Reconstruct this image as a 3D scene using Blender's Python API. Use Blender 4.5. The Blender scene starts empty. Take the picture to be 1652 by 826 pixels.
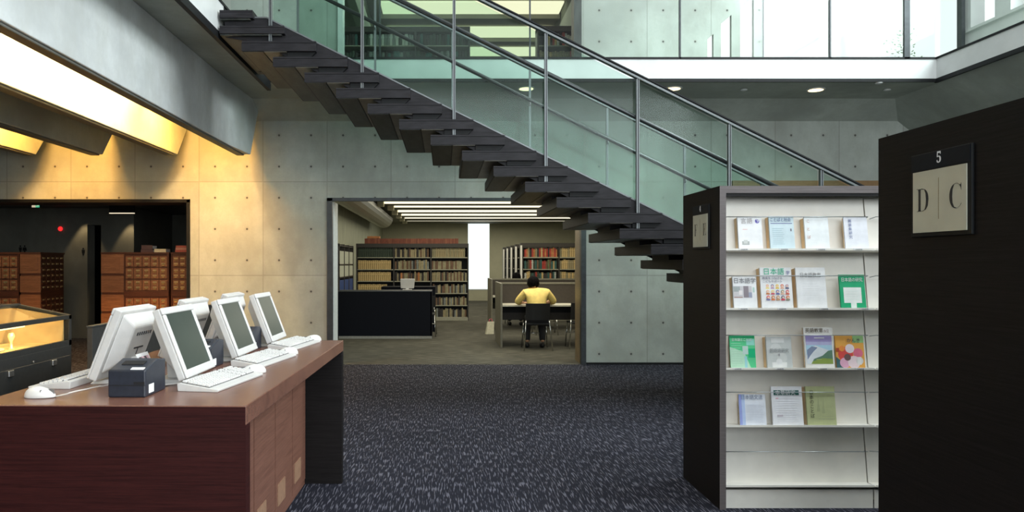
import bpy, bmesh, math, random
from mathutils import Vector, Matrix
random.seed(7)
C = bpy.context.scene.collection
SC = bpy.context.scene
# ------------------------------------------------------------------ camera, world, light, exposure
EYE, FP, VX, VY = 1.45, 1190.0, 716.0, 424.0
cam_d = bpy.data.cameras.new('camera'); cam = bpy.data.objects.new('camera', cam_d); C.objects.link(cam)
cam.location = (0, 0, EYE); cam.rotation_euler = (math.pi/2, 0, 0)
cam_d.sensor_width = 36; cam_d.lens = FP/1652*36
cam_d.shift_x = (826-VX)/1652; cam_d.shift_y = -(413-VY)/1652
cam_d.clip_start = .05; cam_d.clip_end = 300
SC.camera = cam
SC.view_settings.view_transform = 'Standard'; SC.view_settings.look = 'None'
SC.view_settings.gamma = 1; SC.view_settings.use_curve_mapping = False
SC.view_settings.exposure = 0.02
world = bpy.data.worlds.new('overcast_sky'); SC.world = world; world.use_nodes = True
wb = world.node_tree.nodes['Background']
wb.inputs[0].default_value = (.95, .98, 1.0, 1); wb.inputs[1].default_value = 1.25

def area(name, loc, size, power, color, rot=(0, 0, 0), spread=math.pi):
    d = bpy.data.lights.new(name, 'AREA'); d.shape = 'RECTANGLE'; d.size, d.size_y = size
    d.energy = power; d.color = color; d.spread = spread
    o = bpy.data.objects.new(name, d); C.objects.link(o); o.location = loc; o.rotation_euler = rot
    return o
def spot(name, loc, power, color, angle, blend=.5, target=None, r=.03):
    d = bpy.data.lights.new(name, 'SPOT'); d.energy = power; d.color = color; d.spot_size = angle; d.spot_blend = blend
    d.shadow_soft_size = r
    o = bpy.data.objects.new(name, d); C.objects.link(o); o.location = loc
    if target is not None:
        o.rotation_euler = (Vector(target)-Vector(loc)).to_track_quat('-Z', 'Y').to_euler()
    return o
DAY = (.90, .97, 1.0)
area('skylight_light', (2.2, 3.6, 8.6), (7.2, 9.5), 230, DAY)
area('window_daylight', (7.35, 5.0, 6.6), (3.2, 9.0), 1150, DAY, (0, math.radians(80), 0))
area('rear_fill_daylight', (2.5, -4.6, 3.1), (7.5, 5.2), 640, DAY, (math.radians(86), 0, 0))  # unseen source added behind the camera to brighten front-facing surfaces
# warm lamps hidden in the troughs between the ceiling beams
WARM = (1.0, .46, .08)
for bx, pw in ((-3.02, 135), (-4.90, 60)):
    area('trough_light', (bx, 4.4, 3.56), (.12, 8.2), pw*3.6, (1.0, .70, .36), (0, math.radians(38), 0))
    area('trough_end_light', (bx-.1, 8.9, 3.45), (.5, .2), 95, WARM, (math.radians(42), 0, 0))
area('reading_room_light', (1.2, 15.5, 2.85), (5, 7), 185, (1, .93, .74))
area('reading_room_light', (1.2, 23.0, 2.85), (5, 8), 175, (1, .93, .74))
area('reading_room_light', (1.5, 11.9, 2.9), (3, 1.2), 70, (1, .93, .74))  # unseen lamp added over the reader to brighten the yellow shirt
area('bookroom_light', (1.0, 16.0, 6.8), (6, 6), 95, (1, .95, .78))

# ------------------------------------------------------------------ helpers
def px(x, Y): return (x-VX)*Y/FP
def pz(y, Y): return EYE+(VY-y)*Y/FP

class MB:
    def __init__(s, org=(0, 0, 0)):
        s.v = []; s.f = []; s.m = []; s.s = []; s.o = Vector(org)
    def add(s, vs, fs, m=0, sm=False):
        b = len(s.v); s.v += [Vector(v)-s.o for v in vs]
        for f in fs: s.f.append([b+i for i in f]); s.m.append(m); s.s.append(sm)
        return s
    def box(s, x0, x1, y0, y1, z0, z1, m=0):
        if x0 > x1: x0, x1 = x1, x0
        if y0 > y1: y0, y1 = y1, y0
        if z0 > z1: z0, z1 = z1, z0
        vs = [(x, y, z) for x in (x0, x1) for y in (y0, y1) for z in (z0, z1)]
        return s.add(vs, [(0,1,3,2),(4,6,7,5),(0,4,5,1),(2,3,7,6),(0,2,6,4),(1,5,7,3)], m)
    def prism(s, poly, ax, a, b, m=0):
        # poly: 2D points in the two other axes (x: (y,z), y: (x,z), z: (x,y))
        def P(p, t):
            return {'x': (t, p[0], p[1]), 'y': (p[0], t, p[1]), 'z': (p[0], p[1], t)}[ax]
        n = len(poly); vs = [P(p, a) for p in poly]+[P(p, b) for p in poly]
        fs = [tuple(range(n)), tuple(range(2*n-1, n-1, -1))]+[(i, n+i, n+(i+1) % n, (i+1) % n) for i in range(n)]
        return s.add(vs, fs, m)
    def hexa(s, p, m=0):
        return s.add(p, [(0,3,2,1),(4,5,6,7),(0,1,5,4),(1,2,6,5),(2,3,7,6),(3,0,4,7)], m)
    def tube(s, pts, r, n=8, m=0, cap=True, sm=True):
        pts = [Vector(p) for p in pts]; rs = r if isinstance(r, (list, tuple)) else [r]*len(pts)
        vs = []; up = None
        for i, p in enumerate(pts):
            t = (pts[min(i+1, len(pts)-1)]-pts[max(i-1, 0)]).normalized()
            if up is None:
                up = Vector((0, 0, 1)) if abs(t.z) < .9 else Vector((1, 0, 0))
            a = t.cross(up).normalized(); b = a.cross(t).normalized(); up = b
            for k in range(n):
                an = 2*math.pi*k/n; vs.append(p+a*math.cos(an)*rs[i]+b*math.sin(an)*rs[i])
        fs = [(i*n+k, i*n+(k+1) % n, (i+1)*n+(k+1) % n, (i+1)*n+k) for i in range(len(pts)-1) for k in range(n)]
        s.add(vs, fs, m, sm)
        if cap:
            b = len(s.v)-len(vs)
            s.f.append([b+k for k in range(n)][::-1]); s.m.append(m); s.s.append(False)
            s.f.append([b+(len(pts)-1)*n+k for k in range(n)]); s.m.append(m); s.s.append(False)
        return s
    def ell(s, c, r, nu=14, nv=9, m=0, squash=None):
        c = Vector(c); vs = []; fs = []
        for j in range(nv+1):
            ph = math.pi*j/nv
            for i in range(nu):
                th = 2*math.pi*i/nu
                q = Vector((math.sin(ph)*math.cos(th), math.sin(ph)*math.sin(th), math.cos(ph)))
                if squash: q = squash(q)
                vs.append(c+Vector((q.x*r[0], q.y*r[1], q.z*r[2])))
        for j in range(nv):
            for i in range(nu):
                fs.append((j*nu+i, (j+1)*nu+i, (j+1)*nu+(i+1) % nu, j*nu+(i+1) % nu))
        return s.add(vs, fs, m, True)
    def quad(s, a, b, c, d, m=0): return s.add([a, b, c, d], [(0, 1, 2, 3)], m)
    def xf(s, M):
        s.v = [M @ v for v in s.v]; return s
    def mesh(s, name, mats):
        me = bpy.data.meshes.new(name); me.from_pydata([tuple(v) for v in s.v], [], s.f)
        if not isinstance(mats, (list, tuple)): mats = [mats]
        for m in mats: me.materials.append(m)
        me.polygons.foreach_set('material_index', s.m); me.polygons.foreach_set('use_smooth', s.s)
        bm = bmesh.new(); bm.from_mesh(me); bmesh.ops.recalc_face_normals(bm, faces=bm.faces); bm.to_mesh(me); bm.free()
        me.update(); return me
def obj(name, mb, mats, parent=None, bevel=0, loc=None, seg=2):
    o = bpy.data.objects.new(name, mb.mesh(name, mats) if isinstance(mb, MB) else mb); C.objects.link(o)
    if parent is not None: o.parent = parent
    elif isinstance(mb, MB): o.location = mb.o
    if loc is not None: o.location = loc
    if bevel:
        b = o.modifiers.new('edge_rounding', 'BEVEL'); b.width = bevel; b.segments = seg; b.limit_method = 'ANGLE'; b.angle_limit = math.radians(35)
    return o
def thing(name, label, cat, loc=(0, 0, 0), rz=0, group=None):
    o = bpy.data.objects.new(name, None); C.objects.link(o); o.location = loc; o.rotation_euler = (0, 0, rz)
    o.empty_display_size = .1; return tag(o, label, cat, group)
def tag(o, label, cat, group=None, kind=None):
    o['label'] = label; o['category'] = cat
    if group: o['group'] = group
    if kind: o['kind'] = kind
    return o
def struct(name, mb, mats, parent=None, bevel=0, label=None):
    o = obj(name, mb, mats, parent, bevel)
    if parent is None: o['kind'] = 'structure'
    return o
def dup(o, loc=None, rz=None, label=None, group=None, parent=None):
    c = o.copy(); C.objects.link(c)
    if parent is not None: c.parent = parent
    if loc is not None: c.location = loc
    if rz is not None: c.rotation_euler = (0, 0, rz)
    if label: c['label'] = label
    if group: c['group'] = group
    for ch in list(o.children): dup(ch, parent=c)
    return c
def text(parent, body, loc, size, m, rot=(math.pi/2, 0, 0), sx=1, name='lettering', align='LEFT', off=0, ext=.0003):
    cu = bpy.data.curves.new(name, 'FONT'); cu.body = body; cu.size = size; cu.align_x = align; cu.extrude = ext; cu.offset = off
    cu.resolution_u = 3
    o = bpy.data.objects.new(name, cu); C.objects.link(o); o.data.materials.append(m)
    me = bpy.data.meshes.new_from_object(o); bpy.data.objects.remove(o)
    me.materials.clear(); me.materials.append(m)
    o = bpy.data.objects.new(name, me); C.objects.link(o)
    o.parent = parent; o.location = loc; o.rotation_euler = rot; o.scale = (sx, 1, 1); return o

# ------------------------------------------------------------------ materials
def newmat(name):
    m = bpy.data.materials.new(name); m.use_nodes = True; nt = m.node_tree
    return m, nt, nt.nodes['Principled BSDF']
def N(nt, t, **k):
    n = nt.nodes.new(t)
    for a, b in k.items(): setattr(n, a, b)
    return n
def mth(nt, op, a, b=None, c=None):
    n = nt.nodes.new('ShaderNodeMath'); n.operation = op
    for i, v in enumerate((a, b, c)):
        if v is None: continue
        if isinstance(v, (int, float)): n.inputs[i].default_value = v
        else: nt.links.new(v, n.inputs[i])
    return n.outputs[0]
def mixc(nt, f, a, b, mode='MIX'):
    n = nt.nodes.new('ShaderNodeMix'); n.data_type = 'RGBA'; n.blend_type = mode
    for s_, v in ((n.inputs[0], f), (n.inputs[6], a), (n.inputs[7], b)):
        if isinstance(v, (int, float)): s_.default_value = v
        elif isinstance(v, tuple): s_.default_value = (*v[:3], 1)
        else: nt.links.new(v, s_)
    return n.outputs[2]
def noise(nt, vec, scale, detail=4, rough=.6, sx=(1, 1, 1)):
    mp = N(nt, 'ShaderNodeMapping'); mp.inputs['Scale'].default_value = sx; nt.links.new(vec, mp.inputs[0])
    n = N(nt, 'ShaderNodeTexNoise'); n.inputs['Scale'].default_value = scale; n.inputs['Detail'].default_value = detail
    n.inputs['Roughness'].default_value = rough; nt.links.new(mp.outputs[0], n.inputs[0]); return n.outputs[0]
def ramp(nt, f, a, b, lo=0., hi=1.):
    n = N(nt, 'ShaderNodeMapRange'); n.interpolation_type = 'SMOOTHSTEP'
    n.inputs[1].default_value = a; n.inputs[2].default_value = b; n.inputs[3].default_value = lo; n.inputs[4].default_value = hi
    nt.links.new(f, n.inputs[0]); return n.outputs[0]
def plain(name, col, rough=.5, metal=0., var=.06, scale=30, bump=0, emit=None, es=0, spec=.5, stretch=(1, 1, 1)):
    m, nt, p = newmat(name)
    g = N(nt, 'ShaderNodeTexCoord').outputs['Object']
    f = noise(nt, g, scale, 3, .6, stretch)
    f2 = ramp(nt, f, .3, .7, 1-var*2, 1+var)
    c = mixc(nt, 1.0, (*col, 1), f2, 'MULTIPLY'); nt.links.new(c, p.inputs['Base Color'])
    p.inputs['Roughness'].default_value = rough; p.inputs['Metallic'].default_value = metal
    p.inputs['Specular IOR Level'].default_value = spec
    if bump:
        b = N(nt, 'ShaderNodeBump'); b.inputs['Strength'].default_value = bump; b.inputs['Distance'].default_value = .002
        nt.links.new(f, b.inputs['Height']); nt.links.new(b.outputs[0], p.inputs['Normal'])
    if emit:
        p.inputs['Emission Color'].default_value = (*emit, 1); p.inputs['Emission Strength'].default_value = es
    return m
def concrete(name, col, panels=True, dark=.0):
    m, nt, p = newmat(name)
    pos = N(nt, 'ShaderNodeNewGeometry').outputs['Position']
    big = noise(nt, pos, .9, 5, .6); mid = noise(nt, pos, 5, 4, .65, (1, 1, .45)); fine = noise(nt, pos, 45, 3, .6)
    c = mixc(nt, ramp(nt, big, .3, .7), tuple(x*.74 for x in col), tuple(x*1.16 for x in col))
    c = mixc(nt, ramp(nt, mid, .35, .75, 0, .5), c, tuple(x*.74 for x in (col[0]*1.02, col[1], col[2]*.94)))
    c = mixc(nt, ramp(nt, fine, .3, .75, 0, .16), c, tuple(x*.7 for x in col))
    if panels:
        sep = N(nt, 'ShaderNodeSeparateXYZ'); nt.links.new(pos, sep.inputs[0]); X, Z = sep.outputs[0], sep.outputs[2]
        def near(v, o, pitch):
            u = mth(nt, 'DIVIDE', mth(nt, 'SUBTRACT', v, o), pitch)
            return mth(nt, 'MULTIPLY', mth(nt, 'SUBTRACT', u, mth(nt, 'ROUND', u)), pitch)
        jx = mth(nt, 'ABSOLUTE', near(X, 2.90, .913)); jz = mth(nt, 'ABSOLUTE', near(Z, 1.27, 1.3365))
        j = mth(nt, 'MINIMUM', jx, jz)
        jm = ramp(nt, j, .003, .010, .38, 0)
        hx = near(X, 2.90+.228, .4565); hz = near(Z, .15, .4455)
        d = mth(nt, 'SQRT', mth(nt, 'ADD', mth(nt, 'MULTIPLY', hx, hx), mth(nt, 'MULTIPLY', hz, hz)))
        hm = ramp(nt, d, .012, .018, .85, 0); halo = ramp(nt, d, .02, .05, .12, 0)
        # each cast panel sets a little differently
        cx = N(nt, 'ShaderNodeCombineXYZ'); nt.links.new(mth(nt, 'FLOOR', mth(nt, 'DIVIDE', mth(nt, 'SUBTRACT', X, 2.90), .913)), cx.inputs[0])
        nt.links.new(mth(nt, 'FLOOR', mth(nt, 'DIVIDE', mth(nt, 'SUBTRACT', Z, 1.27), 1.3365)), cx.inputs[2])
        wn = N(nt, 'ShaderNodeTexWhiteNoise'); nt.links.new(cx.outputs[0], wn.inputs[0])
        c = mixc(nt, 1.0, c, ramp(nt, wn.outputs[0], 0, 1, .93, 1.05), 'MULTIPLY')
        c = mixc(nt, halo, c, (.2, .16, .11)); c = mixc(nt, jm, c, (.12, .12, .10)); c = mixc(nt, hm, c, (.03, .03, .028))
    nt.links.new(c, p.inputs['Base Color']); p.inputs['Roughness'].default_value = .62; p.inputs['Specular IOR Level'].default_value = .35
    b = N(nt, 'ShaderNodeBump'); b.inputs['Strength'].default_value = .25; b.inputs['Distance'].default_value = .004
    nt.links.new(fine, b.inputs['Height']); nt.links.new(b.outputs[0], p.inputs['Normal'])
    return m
def wood(name, a, b, sx=(1, 1, 40), rough=.45, scale=3, spec=.4):
    m, nt, p = newmat(name)
    g = N(nt, 'ShaderNodeTexCoord').outputs['Object']
    f = noise(nt, g, scale, 6, .7, sx); f2 = noise(nt, g, scale*6, 3, .6, sx)
    c = mixc(nt, ramp(nt, f, .3, .7), a, b); c = mixc(nt, ramp(nt, f2, .45, .7, 0, .45), c, tuple(x*.55 for x in a))
    nt.links.new(c, p.inputs['Base Color']); p.inputs['Roughness'].default_value = rough; p.inputs['Specular IOR Level'].default_value = spec
    bp = N(nt, 'ShaderNodeBump'); bp.inputs['Strength'].default_value = .15; bp.inputs['Distance'].default_value = .001
    nt.links.new(f2, bp.inputs['Height']); nt.links.new(bp.outputs[0], p.inputs['Normal'])
    return m
def glassmat(name, tint, refl=1.0, rough=.0):
    m = bpy.data.materials.new(name); m.use_nodes = True; nt = m.node_tree; nt.nodes.clear()
    o = N(nt, 'ShaderNodeOutputMaterial'); t = N(nt, 'ShaderNodeBsdfTransparent'); g = N(nt, 'ShaderNodeBsdfGlossy')
    t.inputs[0].default_value = (*tint, 1); g.inputs['Roughness'].default_value = rough
    lw = N(nt, 'ShaderNodeLayerWeight'); lw.inputs[0].default_value = .5
    fr = mth(nt, 'ADD', mth(nt, 'MULTIPLY', mth(nt, 'POWER', lw.outputs['Facing'], 5), .7), .035)
    mx = N(nt, 'ShaderNodeMixShader'); nt.links.new(mth(nt, 'MULTIPLY', fr, refl), mx.inputs[0])
    nt.links.new(t.outputs[0], mx.inputs[1]); nt.links.new(g.outputs[0], mx.inputs[2]); nt.links.new(mx.outputs[0], o.inputs[0])
    return m
def lampmat(name, col, s):
    m, nt, p = newmat(name); p.inputs['Base Color'].default_value = (*col, 1)
    p.inputs['Emission Color'].default_value = (*col, 1); p.inputs['Emission Strength'].default_value = s; return m
def carpet(name, base, fleck, scx, scy, lo, hi, slant=.25):
    m, nt, p = newmat(name)
    pos = N(nt, 'ShaderNodeNewGeometry').outputs['Position']
    w = noise(nt, pos, 1.6, 2, .5)
    sep = N(nt, 'ShaderNodeSeparateXYZ'); nt.links.new(pos, sep.inputs[0])
    xx = mth(nt, 'ADD', mth(nt, 'ADD', sep.outputs[0], mth(nt, 'MULTIPLY', sep.outputs[1], -slant*.25)), mth(nt, 'MULTIPLY', w, .03))
    cx = N(nt, 'ShaderNodeCombineXYZ'); nt.links.new(xx, cx.inputs[0]); nt.links.new(sep.outputs[1], cx.inputs[1])
    f = noise(nt, cx.outputs[0], 1, 1, .5, (scx, scy, 1))
    big = noise(nt, pos, .7, 3, .5); fib = noise(nt, pos, 160, 2, .7)
    k = ramp(nt, f, lo, hi)
    c = mixc(nt, k, base, fleck)
    c = mixc(nt, 1.0, c, ramp(nt, big, .3, .7, .85, 1.12), 'MULTIPLY')
    c = mixc(nt, ramp(nt, fib, .4, .7, 0, .5), c, tuple(x*.5 for x in base))
    nt.links.new(c, p.inputs['Base Color']); p.inputs['Roughness'].default_value = .95; p.inputs['Specular IOR Level'].default_value = .1
    b = N(nt, 'ShaderNodeBump'); b.inputs['Strength'].default_value = .5; b.inputs['Distance'].default_value = .004
    nt.links.new(mth(nt, 'ADD', k, fib), b.inputs['Height']); nt.links.new(b.outputs[0], p.inputs['Normal'])
    return m

M = {}
M['conc'] = concrete('cast_concrete_panels', (.365, .395, .36))
M['conc_s'] = concrete('smooth_concrete', (.37, .405, .365), panels=False)
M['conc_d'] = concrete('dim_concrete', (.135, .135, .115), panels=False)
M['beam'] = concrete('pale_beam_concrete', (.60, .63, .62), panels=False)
M['fascia'] = plain('white_fascia', (.58, .60, .59), .4, 0, .03, 4)
M['black'] = plain('black_steel', (.008, .009, .010), .55, 0, .1, 20, spec=.2)
M['dsteel'] = plain('dark_steel', (.045, .05, .055), .45, .4, .1, 15)
M['stairs'] = plain('charcoal_stair_steel', (.019, .018, .021), .5, 0, .2, 6, .05, stretch=(1, 6, 6), spec=.18)
M['soffit'] = plain('brown_tread_underside', (.045, .05, .046), .45, 0, .25, 3, spec=.3, stretch=(4, 1, 1))
M['soffit2'] = plain('pale_tread_underside', (.19, .18, .145), .4, 0, .2, 3, spec=.4)
M['post'] = plain('grey_post_steel', (.15, .165, .17), .42, .5, .05, 60)
M['alu'] = plain('brushed_steel', (.45, .48, .50), .28, .9, .05, 60)
M['rail'] = plain('dark_round_rail', (.06, .068, .068), .3, .6, .05, 50)
M['glass'] = glassmat('green_stair_glass', (.835, .92, .885), .35, .09)
M['glass_g'] = glassmat('gallery_glass', (.93, .965, .95), .35, .06)
M['glass_c'] = glassmat('clear_case_glass', (.93, .95, .93), .8)
M['wood_d'] = wood('dark_stained_veneer', (.008, .007, .007), (.015, .0135, .0135), (1, 1, 45), .5, 3, .10)
M['wood_front'] = wood('wine_brown_veneer', (.020, .005, .005), (.046, .011, .010), (1, 1, 45), .5, 3, .12)
M['wood_top'] = wood('brown_desk_laminate', (.15, .068, .048), (.20, .092, .062), (40, 1, 1), .27, 2, .6)
M['wood_side'] = wood('ribbed_brown_veneer', (.16, .072, .050), (.24, .112, .078), (1, 1, 35), .4)
M['wood_end'] = wood('grey_brown_stile', (.10, .085, .085), (.17, .15, .15), (1, 1, 60), .5)
M['catalog'] = wood('red_brown_catalog_oak', (.19, .075, .034), (.31, .13, .062), (1, 1, 14), .4, 3)
M['catalog_d'] = wood('dark_catalog_frame', (.07, .022, .012), (.12, .04, .02), (1, 1, 14), .4, 3)
M['brass'] = plain('brass', (.75, .58, .30), .3, .9, .05)
M['carpet'] = carpet('slate_fleck_carpet', (.018, .019, .028), (.145, .145, .18), 110, 9, .52, .66, 0)
M['carpet_b'] = carpet('olive_brown_carpet', (.070, .068, .056), (.13, .125, .10), 4, 26, .42, .66, 0)
M['white'] = plain('white_enamel', (.88, .855, .79), .45, 0, .02, 8)
M['beige'] = plain('pale_computer_plastic', (.60, .59, .57), .4, 0, .02, 30)
M['screen'] = plain('dark_green_grey_screen', (.038, .054, .046), .3, 0, .04, 5, spec=.25)
M['key'] = plain('white_keycaps', (.66, .65, .63), .5, 0, .02, 30)
M['keygap'] = plain('key_well_grey', (.16, .155, .15), .7)
M['printer'] = plain('blue_black_plastic', (.020, .024, .036), .38, 0, .1, 40, spec=.5)
M['slot'] = plain('matt_black', (.004, .004, .005), .7)
M['paper'] = plain('white_paper', (.86, .86, .85), .6, 0, .02, 20)
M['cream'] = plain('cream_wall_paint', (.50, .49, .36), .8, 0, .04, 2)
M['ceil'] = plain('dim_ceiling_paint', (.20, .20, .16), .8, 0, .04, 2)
M['yellow'] = plain('yellow_shirt_cotton', (.90, .68, .22), .85, 0, .06, 14, .3)
M['skin'] = plain('skin', (.48, .27, .17), .6, 0, .04, 12)
M['hair'] = plain('black_hair', (.004, .0035, .004), .8, 0, .3, 60, .3, stretch=(1, 1, .2), spec=.06)
M['trouser'] = plain('dark_trousers', (.015, .015, .018), .9)
M['chair'] = plain('black_chair_shell', (.008, .008, .009), .6)
M['chrome'] = plain('chrome', (.62, .63, .62), .15, 1, .03)
M['lampw'] = lampmat('cream_tube', (1, .93, .70), 1.25)
M['lampc'] = lampmat('cream_luminous_coffer', (1, .95, .66), 1.0)
M['lampwarm'] = lampmat('warm_downlight', (1, .80, .45), 2.6)
M['red'] = lampmat('red_pilot_lamp', (1, .03, .03), 1.0)
M['exitg'] = lampmat('exit_green', (.10, .75, .42), .55)
M['exitw'] = lampmat('exit_white', (1, .85, .6), .55)
M['sign'] = plain('satin_sign_plate', (.52, .53, .44), .35, .1, .04, 6)
M['navy'] = plain('navy_sign_header', (.005, .008, .014), .5, spec=.15)
M['tan_side'] = plain('plain_tan', (.86, .62, .36), .7, 0, .06, 20)
M['ink'] = plain('black_ink', (.02, .02, .02), .6)
M['inkw'] = plain('white_ink', (.85, .85, .85), .6)

# ------------------------------------------------------------------ setting
W = 10.52           # front face of the big concrete wall
def sbox(name, a, mat, **k): return struct(name, MB((a[0], a[2], a[4])).box(*a), mat, **k)
sbox('floor', (-9, 8, -5, W, -.2, 0), M['carpet'])
sbox('floor', (-2.6, 8, W, 29, -.2, 0), M['carpet_b'])
sbox('floor', (-9, -2.6, W, 19, -.2, 0), M['carpet'])
# far wall with its openings, built as one mesh of wall pieces
LO, RO0, RO1 = -3.616, -1.662, 2.025       # left opening edge, reading room opening edges
UO0, UO1 = px(545, W), px(938, W)
UW = px(1230, W)  # window widened leftwards to imitate a white reflection in the glass
T = .5
w = MB()
w.box(-9, LO, W, W+T, 2.352, 3.98); w.box(LO, RO0, W, W+T, 0, 3.98)
w.box(RO0, RO1, W, W+T, 2.37, 3.98); w.box(RO1, 7.6, W, W+T, 0, 3.98)
w.box(-4.5, UO0, W, W+T, 3.98, 8.5); w.box(UO0, UO1, W, W+T, 6.6, 8.5)
# upper wall right of the bookroom opening, cut by made-up slits imitating reflections in the gallery glass
xs = [(px(a, W), px(b, W), pz(c, W), pz(d, W)) for a, b, c, d in ((1141, 1151, 63, 55), (1163, 1180, 38, 24), (1194, 1216, 15, -6))]
cur = UO1; TU = .06
for a, b, z0, z1 in xs:
    w.box(cur, a, W, W+TU, 3.98, 8.5)
    w.prism([(a, z0), (b, z1), (b, 8.5), (a, 8.5)], 'y', W, W+TU); cur = b
w.box(cur, UW, W, W+TU, 3.98, 8.5)
struct('wall_far', w, M['conc'])
# far wall head haunch and right haunch
h = MB(); h.prism([(10.10, 3.70), (W, 3.70), (W, 3.47)], 'x', -8.5, 7.0); struct('trim_1', h, M['conc_s'])
h = MB(); h.prism([(6.18, 3.70), (7.0, 3.70), (7.0, 3.30), (6.64, 3.34)], 'y', 0, W); struct('trim_2', h, M['conc_s'])
sbox('wall_right', (6.64, 7.0, -5, W, 0, 3.7), M['conc_s'])
sbox('wall_left', (-9, -8.8, -5, 19, 0, 8.5), M['conc_s'])
# gallery slabs (upper floor around the void)
g = MB()
g.box(-9, -2.17, -5, W, 3.70, 3.96); g.box(-2.17, 6.13, 9.17, W, 3.70, 3.96); g.box(6.13, 7.7, -5, W, 3.70, 3.96)
struct('ceiling', g, M['conc_s'])
f = MB()
f.box(-2.17, -2.15, -5, 7.2, 3.66, 3.96); f.box(-2.15, 6.11, 9.15, 9.17, 3.735, 3.98); f.box(6.11, 6.13, -5, 9.17, 3.735, 3.98)
struct('trim_3', f, M['fascia'])
f = MB()
f.box(-2.19, -2.145, -5, 9.15, 3.585, 3.66); f.box(-2.15, 6.11, 9.145, 9.17, 3.695, 3.735); f.box(6.10, 6.13, -5, 9.17, 3.685, 3.735)
f.box(-2.17, -2.15, 7.2, 9.15, 3.66, 3.96)
f.box(-2.16, 6.11, 9.14, 9.18, 3.975, 4.0); f.box(6.10, 6.14, -5, 9.17, 3.975, 4.0); f.box(-2.18, -2.14, -5, 9.15, 3.955, 3.98)
struct('trim_4', f, M['black'])
# roof round the skylight, rear wall upper part
r = MB()
r.box(-9, -2.2, -5, 21, 8.5, 8.7); r.box(-2.2, 7.8, 9.4, 11.1, 8.5, 8.7); r.box(-2.2, 2.8, 11.1, 21, 8.5, 8.7); r.box(6.3, 7.8, -5, 9.4, 8.5, 8.7)
struct('ceiling', r, M['conc_s'])
sbox('wall_back', (-9, -1.5, -5.2, -5, 0, 8.5), M['conc_s'])
# upper right wall: sill and windows open to the sky
s = MB(); s.box(7.5, 7.7, -5, W+.2, 3.96, 4.74); struct('wall_right_upper', s, M['fascia'])
s = MB(); s.box(7.46, 7.72, -5, W+.1, 4.74, 4.78); s.box(7.5, 7.7, W-.02, W+.12, 4.74, 8.5)
for yy in (9.9, 7.2, 4.5, 1.8, -.9): s.box(7.5, 7.7, yy-.14, yy+.14, 4.78, 8.5)
struct('window_1', s, M['fascia'])
s = MB()
for xx in (UW, 7.42): s.box(xx-.02, xx+.03, W+.02, W+.12, 3.98, 8.5)
s.box(UW, 7.45, W+.02, W+.12, 3.98, 4.04)
struct('window_2', s, M['dsteel'])
s = MB(); s.box(UW+.02, 7.42, W+.06, W+.075, 4.04, 8.5); struct('window_glass', s, M['glass_g'])
# opening frames
s = MB()
s.box(RO0-.0, RO0+.075, W-.03, W+.06, 0, 2.37); s.box(RO0, RO1, W-.03, W+.06, 2.33, 2.375)
s.box(RO1-.07, RO1, W-.03, W+.08, -.0, 2.37); struct('door_1', s, M['dsteel'])
s = MB(); s.box(RO0, RO0+.078, W+.06, W+T, 0, 2.33); struct('trim_5', s, plain('blue_lit_jamb', (.62, .68, .70), .5))  # pale jamb, the bluish light on it put into the colour
s = MB(); s.box(RO1-.065, RO1, W+.08, W+T, 0, 2.33); struct('trim_6', s, wood('olive_brown_lining', (.16, .12, .07), (.22, .17, .10), (1, 1, 4)))
s = MB(); s.box(LO-.045, LO, W-.03, W+T, 0, 2.352); s.box(-9, LO, W-.03, W+T, 2.31, 2.355); struct('door_2', s, M['black'])
s = MB(); s.box(RO1, 6.64, W-.015, W, 0, .03); s.box(LO, RO0, W-.015, W, 0, .03); struct('baseboard_far', s, M['black'])
s = MB(); s.box(UO0, UO0+.07, W-.02, W+.2, 3.98, 6.6); struct('trim_7', s, M['fascia'])
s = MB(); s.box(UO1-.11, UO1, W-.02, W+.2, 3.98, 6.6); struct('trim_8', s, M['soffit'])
# warm wooden head of the niche behind the display cabinets
s = MB((px(1180, W), W-.04, 0)); s.box(px(1180, W), 6.63, W-.05, W-.001, pz(300, W)-.04, pz(292, W)); struct('trim_9', s, wood('niche_head_wood', (.22, .13, .06), (.30, .19, .09), (1, 1, 20)))

# ------------------------------------------------------------------ ceiling beams over the left bay
bz = 2.91
def beam(x1, th, mat, n):
    b = MB((x1, 0, bz))
    # profile runs along y; far end splays up to the wall
    pts = [(-5, bz), (9.95, bz), (10.30, 3.30), (10.44, 3.70), (-5, 3.70)]
    b.prism(pts, 'x', x1-th, x1)
    b.box(x1-th+.02, x1-.02, -5, 9.9, bz-.022, bz, 1)
    if n == 1:
        b.hexa([(x1, 9.1, bz), (x1, 9.1, bz), (x1+.055, 9.95, bz), (x1, 9.95, bz), (x1, 9.1, 3.7), (x1, 9.1, 3.7), (x1+.055, 10.44, 3.7), (x1, 10.44, 3.7)])
    return struct('ceiling_beam', b, [mat, M['conc_d']], bevel=.008)
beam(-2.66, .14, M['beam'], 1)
for x1 in (-3.59, -4.60, -5.50, -6.45, -7.4): beam(x1, .16, M['conc_s'], 2)

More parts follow.
